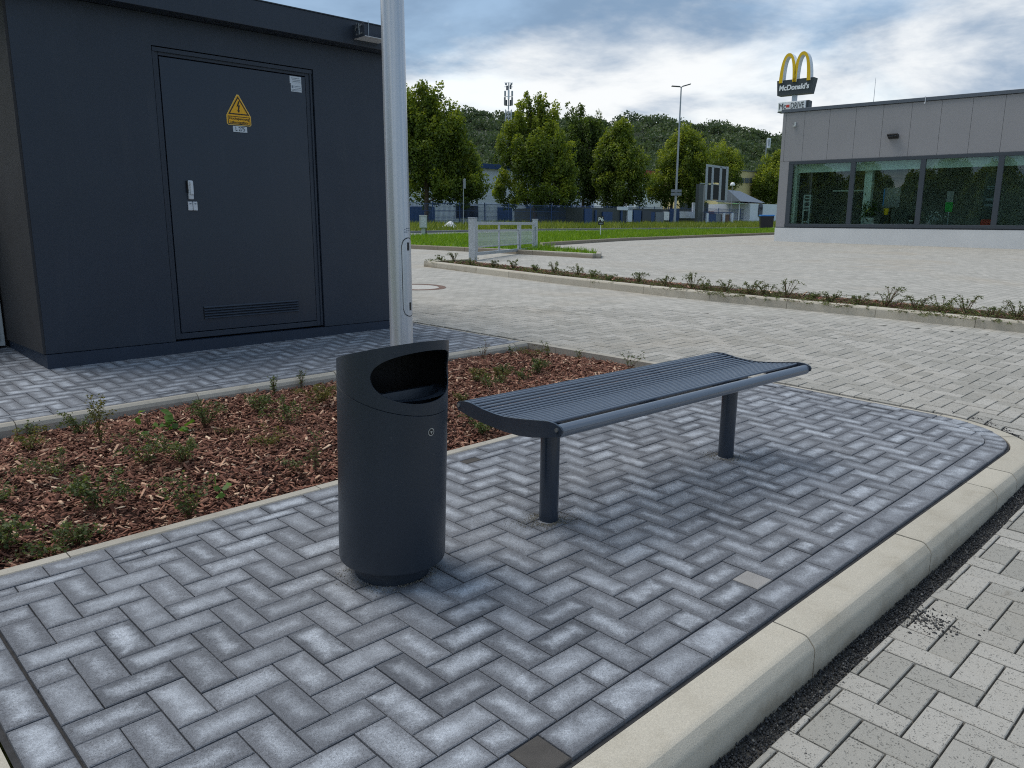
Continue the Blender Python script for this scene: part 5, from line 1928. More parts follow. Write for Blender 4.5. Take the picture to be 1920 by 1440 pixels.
a_, b_, c_ = tangents(90)
quads('blossoms', np.stack([Cn - a_ * .03, Cn + b_ * .02, Cn + a_ * .03, Cn - b_ * .02], 1), RNG.random(90), MT['sticker'], dr)
MB().lathe([(0.06, 0), (0.08, 0.14), (0.001, 0.14)], 12).build('vase', MT['stone'], dr)

# ---- sign mast behind the restaurant -------------------------------------------
SD = 40.0
sp_ = far(1489, 160, SD)
PXM = (sp_ - CAM0).dot(CF) / FPX
SAX = RAX
sign = thing('restaurant_sign', 'mast sign with yellow arches above a dark name board and a white drive board', 'sign', sp_, SAX)
# local: x to the right, z up, -y towards the camera; pixel units times PXM, about (1489, 160)
u_ = PXM


def sb(x0, x1, y0, y1, z0, z1, b=0.0):
    m = MB()
    return m.rbox(x0 * u_, x1 * u_, y0, y1, z0 * u_, z1 * u_, b) if b else m.box(x0 * u_, x1 * u_, y0, y1, z0 * u_, z1 * u_)


nb = fix_normals(MB().prism([(-33, 11), (36, 11), (31, -16), (-31, -16)], lambda p: (p[0] * u_ * 1.02, 0.0, p[1] * u_), lambda p: (p[0] * u_ * 1.02, 0.45, p[1] * u_)).build('name_board', MT['signdark'], sign))
FX = (Vector((1, 0, 0)), Vector((0, 0, 1)), Vector((0, -1, 0)))
text('name_lettering', "McDonald's", 13 * u_, MT['signwhite'], nb, (0, -0.02, -3.5 * u_), FX, 0.008, bold=0.010, shear=0.1, width=57 * u_)


def arch(cx):
    """one golden arch as a closed band: outer and inner curve"""
    pts_o, pts_i = [], []
    n = 24
    for i in range(n + 1):
        t = -1 + 2 * i / n
        pts_o.append((cx + 16.4 * math.sin(t * math.pi / 2) * (0.80 + 0.20 * abs(t)), 58 - 52 * (abs(t) ** 2.3)))
        pts_i.append((cx + 9.6 * math.sin(t * math.pi / 2) * (0.80 + 0.20 * abs(t)), 52 - 46 * (abs(t) ** 2.5)))
    vs = []
    for y in (-0.06, 0.30):
        vs += [(p[0] * u_, y, p[1] * u_) for p in pts_o] + [(p[0] * u_, y, p[1] * u_) for p in pts_i]
    m = n + 1
    fs = []
    for i in range(n):
        fs.append((i, i + 1, m + i + 1, m + i))
        fs.append((2 * m + i + 1, 2 * m + i, 3 * m + i, 3 * m + i + 1))
        fs.append((i + 1, i, 2 * m + i, 2 * m + i + 1))
        fs.append((m + i, m + i + 1, 3 * m + i + 1, 3 * m + i))
    mb = MB()
    mb.add(vs, fs)
    mb.mi = [0 if (k % 4) in (0, 1) else 1 for k in range(len(fs))]
    return mb.build('arch', [MT['signyellow'], MT['signwhite']], sign)


arch(-12.8)
arch(14.2)
sb(-5, 3, 0.14, 0.30, -34, -15).build('mast_neck', MT['galv'], sign)
dbd = sb(-29, 24, 0.02, 0.34, -45, -28, 0.02).build('drive_board', MT['signwhite'], sign)
sb(-29.6, 24.6, 0.05, 0.48, -46.5, -45).build('board_rail', MT['signdark'], dbd)
sb(24.0, 28.5, 0.10, 0.5, -45.5, -28).build('board_back', MT['signdark'], dbd)
text('drive_lettering', 'Mc', 15.5 * u_, MT['signdark'], dbd, (-20 * u_, 0.01, -36.5 * u_), FX, 0.006, bold=0.0, width=13 * u_)
text('drive_lettering', 'DRIVE', 15.5 * u_, MT['signdark'], dbd, (8.5 * u_, 0.01, -36.5 * u_), FX, 0.006, bold=0.0, width=25 * u_)
sb(-12.5, -6.5, -0.005, 0.02, -38.5, -34).build('red_dash', MT['red'], dbd)
sb(-5, 3, 0.14, 0.36, -330, -46).build('mast', MT['galv'], sign)

# ================================================================== BACKGROUND
RH = Vector((CR.x, CR.y, 0)).normalized()      # picture right, level
FH = Vector((CF.x, CF.y, 0)).normalized()


def depth(p):
    return (Vector(p) - CAM0).dot(CF)


def crown_mesh(name, lobes, mpp, n, leaf, mat, parent, seed, deep=0.8):
    """lobes in picture pixels about the foot: (right, up, half width, half height)"""
    rs = np.random.default_rng(seed)
    L = np.array(lobes, float) * mpp
    L[:, 2] *= 1.08
    w = L[:, 2] * L[:, 3]
    C, Rr, S = [], [], []
    tot = w.sum()
    for (x, z, rx, rz), wi in zip(L, w):
        k = max(8, int(230 * wi / tot) + 8)
        ry = deep * rx
        d = rs.normal(size=(k, 3))
        d /= np.linalg.norm(d, axis=1)[:, None]
        rad = rs.uniform(0.25, 0.92, k) ** 0.6
        c = d * rad[:, None] * np.array([rx, ry, rz]) + np.array([x, rs.normal(0, 0.15 * rx), z])
        C.append(c)
        Rr.append(rs.uniform(0.15, 0.36, k) * min(rx, rz) + 0.14)
        S.append((0.5 + 0.28 * d[:, 2] * rad + rs.normal(0, 0.16, k)))  # clumps high on a lobe get a lighter tone, painted top light
    C, Rr, S = np.concatenate(C), np.concatenate(Rr), np.concatenate(S)
    idx = rs.choice(len(C), n, p=(Rr ** 2) / (Rr ** 2).sum())
    d = rs.normal(size=(n, 3))
    d /= np.linalg.norm(d, axis=1)[:, None]
    lift = 1.0 + 0.55 * (rs.random(len(C)) < 0.6)
    P0 = C[idx] + d * (Rr[idx] * rs.uniform(0.30, 1.08, n) ** 0.7)[:, None] * np.stack([1 / lift[idx], 1 / lift[idx], lift[idx]], 1)
    a = rs.normal(size=(n, 3)) + d * 0.6
    a /= np.linalg.norm(a, axis=1)[:, None]
    b = rs.normal(size=(n, 3))
    b -= a * (a * b).sum(1)[:, None]
    b /= np.linalg.norm(b, axis=1)[:, None]
    ln = (leaf * rs.uniform(0.6, 1.3, n))[:, None]
    P = np.stack([P0 - a * ln * .5, P0 + b * ln * .32, P0 + a * ln * .5, P0 - b * ln * .32], 1)
    r = (S[idx] + 0.22 * d[:, 2] + rs.normal(0, 0.13, n)).clip(0.02, 0.98)  # upper leaves of a clump lighter, lower ones darker: shading in the colour
    # into the tree's frame: x right, y away from the camera, z up
    return quads('crown', P, r, mat, parent)


def tree(name, label, u, v, lobes, n, leaf, mat, seed, group, trunk=0.15, away=0.0):
    p = at(u, v)
    if away:
        q = far(u, v, math.hypot(p.x, p.y) + away)
        p = Vector((q.x, q.y, gz(q.x, q.y)))
    mpp = depth(p) / FPX
    z = GUP
    x = (RH - z * RH.dot(z)).normalized()
    root = thing(name, label, 'tree', p, (x, z.cross(x), z), group)
    L = [((a - u), (v - b), c, d) for a, b, c, d in lobes]
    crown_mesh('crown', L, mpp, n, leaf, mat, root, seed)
    top = max((b + d) for a, b, c, d in L) * mpp
    rs = random.Random(seed)
    mb = MB()
    pts = [Vector((rs.uniform(-.05, .05) * k, 0, -0.3 + k * top * 0.16)) for k in range(6)]
    mb.path(pts, [trunk * (1 - 0.15 * k) for k in range(6)], 8)
    tk = mb.build('trunk', MT['bark'], root, smooth=60)
    for k in range(8):
        a, b, c, d = rs.choice(L)
        st = Vector((0, 0, top * rs.uniform(0.15, 0.5)))
        en = Vector((a * mpp, rs.uniform(-.4, .4) * c * mpp, b * mpp))
        md = st.lerp(en, 0.5) + Vector((0, 0, 0.1))
        MB().path([st, md, en], [trunk * .4, trunk * .28, trunk * .1], 5).build('limb', MT['bark'], tk)
    return root


GT = 'trees in the row along the blue fence'
TREES = [
    ('street_tree', 'large leafy tree right behind the silver pole, leftmost of the row', 800, 424, [(800, 350, 66, 40), (795, 285, 58, 62), (846, 330, 52, 58), (790, 222, 42, 48), (811, 192, 24, 34), (872, 345, 40, 38), (878, 298, 26, 38), (775, 260, 38, 70), (842, 252, 34, 44), (772, 200, 16, 24), (895, 350, 22, 22)], 48000, .20, 'leaf_tree', 11, .19, 0),
    ('street_tree', 'broad tree with two pointed tops below the lattice mast', 1003, 422, [(1003, 350, 72, 42), (1003, 292, 58, 55), (984, 248, 34, 48), (1020, 240, 30, 46), (992, 206, 11, 24), (1013, 208, 13, 22), (948, 290, 22, 34), (1056, 312, 28, 44), (955, 366, 34, 24), (1058, 365, 28, 28), (1030, 270, 26, 40)], 48000, .20, 'leaf_tree', 12, .19, 0),
    ('street_tree', 'darker tree with a thin top spike between two yellow-green trees', 1092, 421, [(1085, 345, 40, 55), (1098, 282, 36, 52), (1062, 226, 7, 34), (1112, 262, 22, 40), (1066, 290, 30, 55), (1085, 244, 22, 30), (1125, 330, 28, 55)], 30000, .21, 'leaf_dark', 13, .17, 6),
    ('street_tree', 'cone-shaped yellow-green tree left of the double-headed street lamp', 1165, 421, [(1162, 350, 50, 42), (1160, 302, 44, 45), (1157, 268, 27, 36), (1158, 247, 12, 17), (1190, 325, 22, 36), (1126, 315, 20, 40), (1140, 280, 20, 28)], 38000, .21, 'leaf_tree', 14, .18, 0),
    ('street_tree', 'yellow-green tree crossed by the double-headed street lamp', 1258, 420, [(1262, 350, 52, 34), (1276, 312, 44, 44), (1278, 278, 28, 32), (1281, 260, 13, 15), (1238, 362, 28, 26), (1308, 322, 20, 42), (1248, 312, 20, 34), (1302, 365, 22, 26)], 38000, .21, 'leaf_tree', 15, .18, 0),
    ('street_tree', 'round darker tree rising behind the billboard', 1345, 417, [(1342, 308, 34, 30), (1356, 335, 30, 30), (1330, 345, 26, 40), (1366, 312, 20, 24)], 18000, .25, 'leaf_tree', 16, .18, 14),
    ('street_tree', 'yellow-green tree touching the corner of the grey restaurant', 1448, 416, [(1442, 350, 36, 34), (1450, 318, 24, 34), (1456, 300, 11, 14), (1420, 358, 22, 16), (1464, 362, 20, 26), (1428, 332, 16, 24)], 22000, .25, 'leaf_tree', 17, .18, 0),
]
roots = []
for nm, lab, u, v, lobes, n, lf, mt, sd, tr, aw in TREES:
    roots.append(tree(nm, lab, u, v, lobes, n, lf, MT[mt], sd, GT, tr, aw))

# trees out of view whose reflection stands in the restaurant windows
for k in range(34):
    row, kk = divmod(k, 17)
    x, y, s = -30 - 3 * ((k * 7) % 3) - 9 * row, -4 + 2.9 * kk + 1.45 * row, (.80, .98, .88, 1.05, .75)[k % 5]
    src = roots[(0, 1, 3, 4)[k % 4]]
    r = src.copy()
    COL.objects.link(r)
    r['label'] = ORD[kk] + ' tree from the right in the ' + ('front', 'rear')[row] + ' row mirrored in the restaurant windows'
    r['group'] = 'trees mirrored in the windows'
    r.matrix_world = Matrix.Translation((x, y, gz(x, y) - 1.9 * s)) @ Matrix.Rotation(k * 1.7, 4, 'Z') @ Matrix.Scale(s, 4)
    for ch in src.children:
        c = ch.copy()
        COL.objects.link(c)
        c.parent = r
        for g in ch.children:
            d = g.copy()
            COL.objects.link(d)
            d.parent = c

# ---- blue mat fence ----------------------------------------------------------------
fa, fb = at(700, 426.5), at(1470, 419.0)
fd = fb - fa
FL = math.hypot(fd.x, fd.y)
fence = thing('mat_fence', 'long blue metal mat fence along the grass verge under the trees', 'fence', fa, upright(math.atan2(fd.y, fd.x)))
fz = lambda t: gz(*(fa + fd * (t / FL)).xy) - fa.z - (GUP.z - 1) * 0
NP = int(FL / 2.6)
pan = MB()
for i in range(22):
    x = 0.06 + i * (2.48 / 21)
    pan.box(x - 0.010, x + 0.010, -0.004, 0.004, 0.05, 1.62)
for z in (0.08, 0.6, 1.1, 1.58):
    pan.box(0.03, 2.57, -0.010, -0.004, z, z + 0.03)
pobj = None
up = upright(math.atan2(fd.y, fd.x))
for i in range(NP + 1):
    w = fa + fd * (i * 2.6 / FL)
    off = w - fa
    lz = (gz(w.x, w.y) - fa.z)
    lx = i * 2.6
    zz = lz - 0.0
    base_z = Vector((off.x, off.y, lz)).dot(up[2])
    base_x = Vector((off.x, off.y, lz)).dot(up[0])
    po = MB().box(-0.03, 0.03, -0.02, 0.04, -0.2, 1.7).build('post', MT['fence'], fence) if i == 0 else link('post', post0.data, fence)
    if i == 0:
        post0 = po
    po.location = (base_x, 0, base_z)
    if i < NP:
        if pobj is None:
            pobj = pan.build('mat_panel', MT['fence'], fence)
            o = pobj
        else:
            o = link('mat_panel', pobj.data, fence)
        o.location = (base_x, 0, base_z)


# ---- buildings behind the fence -------------------------------------------------------
class Front:
    """a plumb plane at a distance; maps a point of the photograph to (x, z) on it"""
    def __init__(self, u, v, dist, heading):
        self.o = far(u, v, dist)
        self.ax = upright(heading)
    def __call__(self, u, v):
        d = ray(u, v)
        n = self.ax[1]
        p = CAM0 + d * ((self.o - CAM0).dot(n) / d.dot(n)) - self.o
        return p.dot(self.ax[0]), p.dot(self.ax[2])
    def box(self, u0, v0, u1, v1, y0, y1, z_to=None):
        x0, za = self(u0, v0)
        x1, zb = self(u1, v1)
        z1 = (za + self(u1, v0)[1]) / 2 if False else za
        return MB().box(min(x0, x1), max(x0, x1), y0, y1, min(zb, za) if z_to is None else z_to, max(za, zb))


hall = Front(960, 370, 82, 0.0)
hl = thing('industrial_hall', 'white corrugated hall with blue eaves behind the trees', 'hall', hall.o, hall.ax)
xa, xb = hall(690, 400)[0], hall(1118, 400)[0]
zt = hall(960, 319)[1]
MB().box(xa, xb, 0.3, 16, -8, zt).build('wall', MT['hallwhite'], hl)
rib = None
n = int((xb - xa) / 1.0)
zl = hall(900, 396)[1]
for i in range(16):                      # horizontal sheet joints on the low front
    z = -4.0 + i * 0.42
    if z > zl + 0.6:
        break
    MB().box(xa, hall(936, 400)[0], 0.24, 0.31, z, z + 0.39).build('wall_sheet', MT['hallwhite'], hl)
MB().box(xa - 0.3, xb + 0.3, -0.1, 16, zt, zt + 0.45).build('eaves', MT['hallblue'], hl)
x0, z0 = hall(858, 409)
x1, z1 = hall(898, 386)
MB().box(x0, x1, 0.12, 0.29, z0, z1).build('window', MT['darkwin'], hl)
x0 = hall(936, 400)[0]
MB().box(x0, hall(962, 400)[0], 0.1, 0.299, -8, hall(950, 389)[1]).build('blue_panel', MT['hallblue'], hl)
MB().box(hall(990, 400)[0], xb, -0.4, 0.298, -8, hall(1050, 388)[1]).build('blue_panel', MT['hallblue'], hl)
MB().box(hall(770, 400)[0], hall(815, 400)[0], 0.0, 0.297, -8, hall(800, 388)[1]).build('blue_panel', MT['hallblue'], hl)
# low blue yard building with white frames
yb = Front(1240, 400, 74, 0.0)
yd = thing('yard_building', 'low blue yard building with white window bands behind the street lamp', 'building', yb.o, yb.ax)
xa, xb = yb(1095, 400)[0], yb(1312, 400)[0]
MB().box(xa, xb, 0.2, 8, -8, yb(1240, 392)[1]).build('wall', MT['signdark'], yd)  # dark colour stands in for the shade under the trees
for k, (u0, u1) in enumerate(((1098, 1112), (1118, 1121), (1132, 1150), (1166, 1169), (1190, 1204), (1222, 1229), (1258, 1275), (1310, 1312))):
    a, b = yb(u0, 410)[0], yb(u1, 410)[0]
    MB().box(a, b, 0.1, 0.198, -8, yb(u0, 391 + 3 * (k % 3))[1]).build('blue_panel', MT['hallblue'], yd)
for (u0, v0, u1, v1, mt) in ((1276, 397, 1308, 409, 'hallwhite'), (1246, 397, 1256, 413, 'signwhite'), (1160, 388, 1187, 394, 'hallwhite'), (1178, 386, 1187, 416, 'hallwhite'), (1230, 398, 1246, 418, 'greyroof'), (1300, 380, 1309, 398, 'hallwhite'), (1205, 396, 1222, 415, 'darkwin')):
    a, c = yb(u0, v1)
    b, d = yb(u1, v0)
    MB().box(a, b, 0.05, 0.199, c, d).build('window', MT[mt], yd)
# house with red roof band
rf = Front(1228, 345, 118, 0.1)
rh = thing('white_house', 'white house with a red-brown roof band seen between two trees', 'house', rf.o, rf.ax)
MB().box(rf(1195, 360)[0], rf(1246, 360)[0], 0.2, 8, -12, rf(1228, 334)[1]).build('wall', MT['hallwhite'], rh)
MB().box(rf(1210, 360)[0], rf(1236, 360)[0], 0.0, 8.2, rf(1228, 334)[1], rf(1228, 321)[1]).build('roof', MT['brickred'], rh)
MB().box(rf(1233, 360)[0], rf(1243, 360)[0], 0.05, 8.1, rf(1228, 334)[1], rf(1228, 328)[1]).build('parapet', MT['hallwhite'], rh)
a, c = rf(1226, 350)
b, d = rf(1233, 338)
MB().box(a, b, 0.1, 0.19, c, d).build('window', MT['darkwin'], rh)
# cream office block
cf_ = Front(1410, 340, 125, -0.1)
ch = thing('office_block', 'cream office block with a dark window strip behind the billboard', 'office', cf_.o, cf_.ax)
MB().box(cf_(1350, 340)[0], cf_(1480, 340)[0], 0.2, 14, -14, cf_(1410, 322)[1]).build('wall', MT['cream'], ch)
MB().box(cf_(1349, 340)[0], cf_(1481, 340)[0], 0.05, 14.2, cf_(1410, 322)[1], cf_(1410, 320)[1]).build('roof_edge', MT['greyroof'], ch)
for i in range(5):
    u0 = 1381 + i * 8.6
    a, c = cf_(u0, 343)
    b, d = cf_(u0 + 7.2, 334)
    MB().box(a, b, 0.08, 0.199, c, d).build('window', MT['darkwin'] if i in (0, 4) else MT['greyroof'], ch)
# pavilion with grey roof
pf = Front(1350, 400, 92, 0.0)
pv = thing('pavilion', 'open pavilion with a sloping grey metal roof behind the billboard', 'pavilion', pf.o, pf.ax)
q = [pf(1366, 378), pf(1412, 381), pf(1390, 358), pf(1368, 356)]
fix_normals(MB().add([(q[0][0], -1.5, q[0][1]), (q[1][0], -1.5, q[1][1]), (q[2][0], 0.2, q[2][1]), (q[3][0], 0.2, q[3][1]), (q[0][0], 1.6, q[0][1]), (q[1][0], 1.6, q[1][1])],
         [(0, 1, 2, 3), (3, 2, 5, 4), (0, 3, 4), (1, 5, 2), (0, 4, 5, 1)]).build('roof', MT['greyroof'], pv))
for u in (1371, 1388, 1404):
    a = pf(u, 390)[0]
    MB().tube((a, -1.0, -6), (a, -1.0, q[0][1]), 0.06, n=8).build('column', MT['hallwhite'], pv)
MB().box(pf(1322, 390)[0], pf(1372, 390)[0], 3, 3.2, -6, q[0][1] - .1).build('wall', MT['signdark'], pv)
MB().box(pf(1372, 390)[0], pf(1412, 390)[0], 3, 3.2, -6, pf(1390, 396)[1]).build('wall', MT['brickred'], pv)
wh = Front(1425, 395, 96, 0.0)
wv = thing('white_villa', 'white house with an arched door beside the wheeled bin', 'house', wh.o, wh.ax)
MB().box(wh(1409, 400)[0], wh(1462, 400)[0], 0.2, 6, -6, wh(1425, 382)[1]).build('wall', MT['hallwhite'], wv)
a, c = wh(1424, 406)
b, d = wh(1432, 388)
MB().box(a, b, 0.1, 0.199, c, d).build('door', MT['darkwin'], wv)
MB().tube(((a + b) / 2, 0.1, d), ((a + b) / 2, 0.199, d), (b - a) / 2, n=16).build('arch', MT['darkwin'], wv)
# parasol
pp = at(1382, 416)
pr = thing('parasol', 'green parasol standing open in front of the grey pavilion', 'parasol', pp, upright(0.3))
mp_ = depth(pp) / FPX
MB().tube((0, 0, -0.2), (0, 0, 37 * mp_), 0.03, n=8).build('pole', MT['lampgrey'], pr)
mb = MB()
R_, Zt, Zb = 30 * mp_, 38 * mp_, 26 * mp_
vs = [(0, 0, Zt)] + [(R_ * math.cos(k * math.pi / 4), R_ * math.sin(k * math.pi / 4), Zb) for k in range(8)] + [(R_ * math.cos(k * math.pi / 4), R_ * math.sin(k * math.pi / 4), Zb - 0.18) for k in range(8)]
mb.add(vs, [(0, 1 + k, 1 + (k + 1) % 8) for k in range(8)] + [(1 + k, 9 + k, 9 + (k + 1) % 8, 1 + (k + 1) % 8) for k in range(8)])
mb.build('canopy', MT['parasol'], pr)

# ---- billboard seen from behind ------------------------------------------------------
bp = at(1317, 423)
bb = Front(1317, 400, math.hypot(bp.x, bp.y), 0.12)
bl = thing('billboard', 'tall dark billboard seen from behind on a steel frame', 'billboard', bb.o, bb.ax)
for (u0, v0, u1, v1) in ((1327, 313, 1337, 343), (1337.8, 313, 1352, 343), (1353, 313, 1364, 376), (1326, 346, 1336, 375), (1336.8, 346, 1351.8, 375)):
    bb.box(u0, v0, u1, v1, 0.12, 0.2).build('back_panel', MT['slot'], bl)
for (u0, v0, u1, v1) in ((1326, 312, 1327, 376), (1337, 312, 1337.9, 376), (1352, 312, 1353, 376), (1364, 312, 1365, 376), (1326, 311.8, 1365, 312.8), (1324, 375.4, 1364, 376.4), (1314, 344, 1352, 346.2)):
    bb.box(u0, v0, u1, v1, 0.095, 0.119).build('frame_bar', MT['lampgrey'], bl)
bb.box(1311, 345, 1316, 424, 0.0, 0.3).build('post', MT['signdark'], bl)
bb.box(1316.2, 346, 1319.5, 424, 0.05, 0.4).build('post', MT['panel'], bl)
gx = Front(1345, 410, math.hypot(bp.x, bp.y) + 2.0, 0.0)
gt = thing('yard_gate', 'blue yard gate with pale posts below the billboard', 'gate', gx.o, gx.ax)
for (u0, v0, u1, v1, mt, y) in ((1324, 400, 1342, 419, 'hallblue', 0.0), (1342.5, 401, 1353, 422, 'greyroof', 0.05), (1355, 402, 1368, 421, 'rust', 0.05), (1319, 397, 1372, 399.5, 'fence', -0.1)):
    gx.box(u0, v0, u1, v1, y, y + 0.12).build('gate_panel', MT[mt], gt)
for u in (1323, 1354, 1369.5):
    gx.box(u, 399.5, u + 2.2, 424, -0.15, -0.02).build('post', MT['hallwhite'], gt)

# ---- street lamps and poles ------------------------------------------------------------
lp0 = at(1264.5, 423)
ml = depth(lp0) / FPX
lm = thing('street_lamp', 'tall grey street lamp with two flat heads above the trees', 'street lamp', lp0, (RH, GUP.cross(RH).normalized(), GUP))
MB().lathe([(0.115, -0.3), (0.11, 1.0), (0.055, 247 * ml), (0.001, 247.5 * ml)], 16).build('mast', MT['lampgrey'], lm, smooth=40)
for s, tilt, d0 in ((-1, 0.05, 0.0), (1, 0.28, 0.1)):
    M4 = Matrix.Translation((0, 0, 247 * ml)) @ Matrix.Rotation(-tilt * s, 4, 'Y')
    hb = MB()
    hb.rbox(min(0.1 * s, 0.85 * s), max(0.1 * s, 0.85 * s), -0.14, 0.14, -0.03, 0.045, 0.02, M4)
    hb.build('lamp_head', MT['cap'], lm)
    MB().tube((0, 0, 246 * ml), M4 @ Vector((0.14 * s, 0, 0)), 0.04, n=8).build('arm', MT['lampgrey'], lm)
for z in (57, 63):
    MB().rbox(-10 * ml, 9.5 * ml, -0.20, -0.16, (z - 2.6) * ml, (z + 2.4) * ml, 0.02).build('direction_board', MT['greyroof'], lm)


def simple_pole(name, label, cat, u, v, vtop, r, mat, head=None):
    b = at(u, v)
    m = depth(b) / FPX
    o = thing(name, label, cat, b, (RH, GUP.cross(RH).normalized(), GUP))
    h = (v - vtop) * m
    MB().tube((0, 0, -0.2), (0, 0, h), r, r * 0.8, n=10).build('pole', mat, o)
    return o, m, h


o, m, h = simple_pole('sign_pole', 'thin grey pole with a sign seen edge-on at the leftmost tree', 'sign', 869, 427, 338, 0.03, MT['lampgrey'])
MB().rbox(2 * m, 4 * m, -0.3, 0.3, h - 18 * m, h, 0.01).build('sign_plate', MT['lampgrey'], o)
o, m, h = simple_pole('globe_lamp', 'small globe lamp on a thin pole beside the billboard', 'lamp', 1369, 420, 350, 0.035, MT['lampgrey'])
MB().lathe([(0.02, h - 0.05), (4.2 * m, h), (4.4 * m, h + 2 * m), (3 * m, h + 5 * m), (0.01, h + 6 * m)], 16).build('globe', MT['signwhite'], o, smooth=60)
for k, (u, lab) in enumerate(((1397, 'thin dark pole just right of the green parasol'), (1404, 'second thin pole right of the green parasol'), (1422, 'short pole left of the wheeled bin'))):
    o, m, h = simple_pole('thin_pole', lab, 'pole', u, 419, (370, 376, 398)[k], 0.05, MT['panel'])
    MB().rbox(-2 * m, 2 * m, -0.05, 0.05, h - 3 * m, h, 0.01).build('cap', MT['panel'], o)
o, m, h = simple_pole('white_post', 'white square post under the yellow-green tree', 'post', 1181, 422, 384, 0.02, MT['white'])
MB().rbox(-3.6 * m, 3.6 * m, -0.12, 0.12, -0.2, h - 7 * m, 0.02).build('shaft', MT['hallwhite'], o)
MB().rbox(-2.4 * m, 2.4 * m, -0.1, 0.1, h - 7 * m, h, 0.02).build('head', MT['lampgrey'], o)
# parking sign
o, m, h = simple_pole('parking_sign', 'small black parking sign on a short white post in the lawn', 'sign', 1125.5, 446, 406, 0.022, MT['white'])
pl = MB().rbox(-5.5 * m, 5.5 * m, -0.035, -0.022, h - 16 * m, h, 0.008).build('plate', MT['black'], o)
text('lettering', 'P6', 10 * m, MT['signwhite'], pl, (0, -0.038, h - 6.5 * m), FX, 0.002, bold=0.004)
MB().box(-3.5 * m, 3.5 * m, -0.0385, -0.0352, h - 14.2 * m, h - 12.4 * m).build('sub_line', MT['print'], pl)

# ---- utility cabinet on a post, tarpaulin heap, wheeled bin ------------------------------
cb = at(794, 446)
m = depth(cb) / FPX
uc = thing('utility_cabinet', 'grey utility cabinet on a short post in the grass beside the pole', 'cabinet', cb, (RH, GUP.cross(RH).normalized(), GUP))
MB().rbox(-6.5 * m, 6.5 * m, -0.13, 0.13, 18 * m, 40 * m, 0.012).build('housing', MT['cabinet'], uc)
MB().rbox(-3.8 * m, 6.2 * m, -0.145, -0.128, 19 * m, 39 * m, 0.008).build('door', MT['galv'], uc)
MB().rbox(-7 * m, 7 * m, -0.15, 0.14, 40 * m, 41.5 * m, 0.008).build('roof', MT['cabinet'], uc)
MB().rbox(-3.5 * m, 3.5 * m, -0.06, 0.06, -0.2, 18 * m, 0.01).build('post', MT['cabinet'], uc)
MB().tube((5 * m, 0, -0.2), (5 * m, 0, 18 * m), 0.02, n=8).build('conduit', MT['black'], uc)
th = at(840, 430)
m = depth(th) / FPX
hp = thing('tarpaulin_heap', 'heap covered with a white tarpaulin in the verge before the hall', 'heap', th, (RH, GUP.cross(RH).normalized(), GUP))
rs = np.random.default_rng(5)
N = 22
vs, fs = [], []
for j in range(N):
    for i in range(N):
        a, b = i / (N - 1) * 2 - 1, j / (N - 1) * 2 - 1
        r = math.hypot(a, b)
        z = max(0.0, (1 - r ** 1.6)) * (11 + 6 * math.exp(-((a - .35) ** 2) * 9) - 5 * math.exp(-((a + .55) ** 2) * 14)) * m + rs.normal(0, 0.7) * m * (1 if r < 1 else 0.1)
        vs.append((a * 22 * m, b * 14 * m, z))
for j in range(N - 1):
    for i in range(N - 1):
        fs.append((j * N + i, j * N + i + 1, (j + 1) * N + i + 1, (j + 1) * N + i))
MB().add(vs, fs).build('tarpaulin', MT['tarp'], hp)
for k in range(9):
    a = rs.uniform(-0.4, 1.0)
    s = rs.uniform(2, 4.5) * m
    c = Vector((a * 20 * m, -12 * m + rs.normal(0, 2) * m, s * 0.3))
    bm = bmesh.new()
    bmesh.ops.create_icosphere(bm, subdivisions=1, radius=s)
    for v in bm.verts:
        v.co = v.co * rs.uniform(0.75, 1.15)
        v.co.z *= 0.7
        v.co += c
    mb = MB()
    mb.bm(bm)
    mb.build('stone', MT['stone'], hp)
wb = at(1436, 430)
m = depth(wb) / FPX
wbin = thing('wheeled_bin', 'black wheeled waste container with a blue lid beside the restaurant', 'waste bin', wb, upright(-0.9))
bw, bh = 12 * m, 24 * m
fix_normals(MB().prism([(-bw * .85, 0.06), (bw * .85, 0.06), (bw, bh), (-bw, bh)], lambda p: (p[0], -bw * .75, p[1]), lambda p: (p[0], bw * .75, p[1])).build('body', MT['black'], wbin))
MB().rbox(-bw * 1.06, bw * 1.06, -bw * .82, bw * .85, bh, bh + 2.6 * m, 0.02).build('lid', MT['lidblue'], wbin)
MB().tube((-bw * .8, bw * .8, bh * .97), (bw * .8, bw * .8, bh * .97), 0.02, n=8).build('handle', MT['black'], wbin)
for s in (-1, 1):
    MB().tube((s * bw * .7, bw * .6, 0.10), (s * bw * .82, bw * .6, 0.10), 0.10, n=16).build('wheel', MT['black'], wbin)

# ---- masts on the hill -------------------------------------------------------------------
tp = far(952.5, 300, 215)
m = depth(tp) / FPX
tw = thing('lattice_mast', 'pale lattice radio mast with antennas rising above the wooded hill', 'mast', tp, (RH, GUP.cross(RH).normalized(), GUP))
mb = MB()
w0 = 6.2
hb_, ht = -30, 90
legs = [(-w0, -3), (w0, -3), (0, 7)]
for (x, y) in legs:
    mb.tube((x * m, y * m, hb_ * m), (x * m * .9, y * m * .9, ht * m), 1.0 * m, 0.8 * m, n=6)
mb.build('legs', MT['mastgrey'], tw)
mb = MB()
k = hb_
while k < ht - 6:
    for (a, b) in ((0, 1), (1, 2), (2, 0)):
        p, q = legs[a], legs[b]
        mb.tube((p[0] * m * .95, p[1] * m * .95, k * m), (q[0] * m * .95, q[1] * m * .95, (k + 7) * m), 0.45 * m, n=4, caps=False)
        mb.tube((q[0] * m * .95, q[1] * m * .95, k * m), (p[0] * m * .95, p[1] * m * .95, (k + 7) * m), 0.45 * m, n=4, caps=False)
    k += 7
mb.build('bracing', MT['mastgrey'], tw)
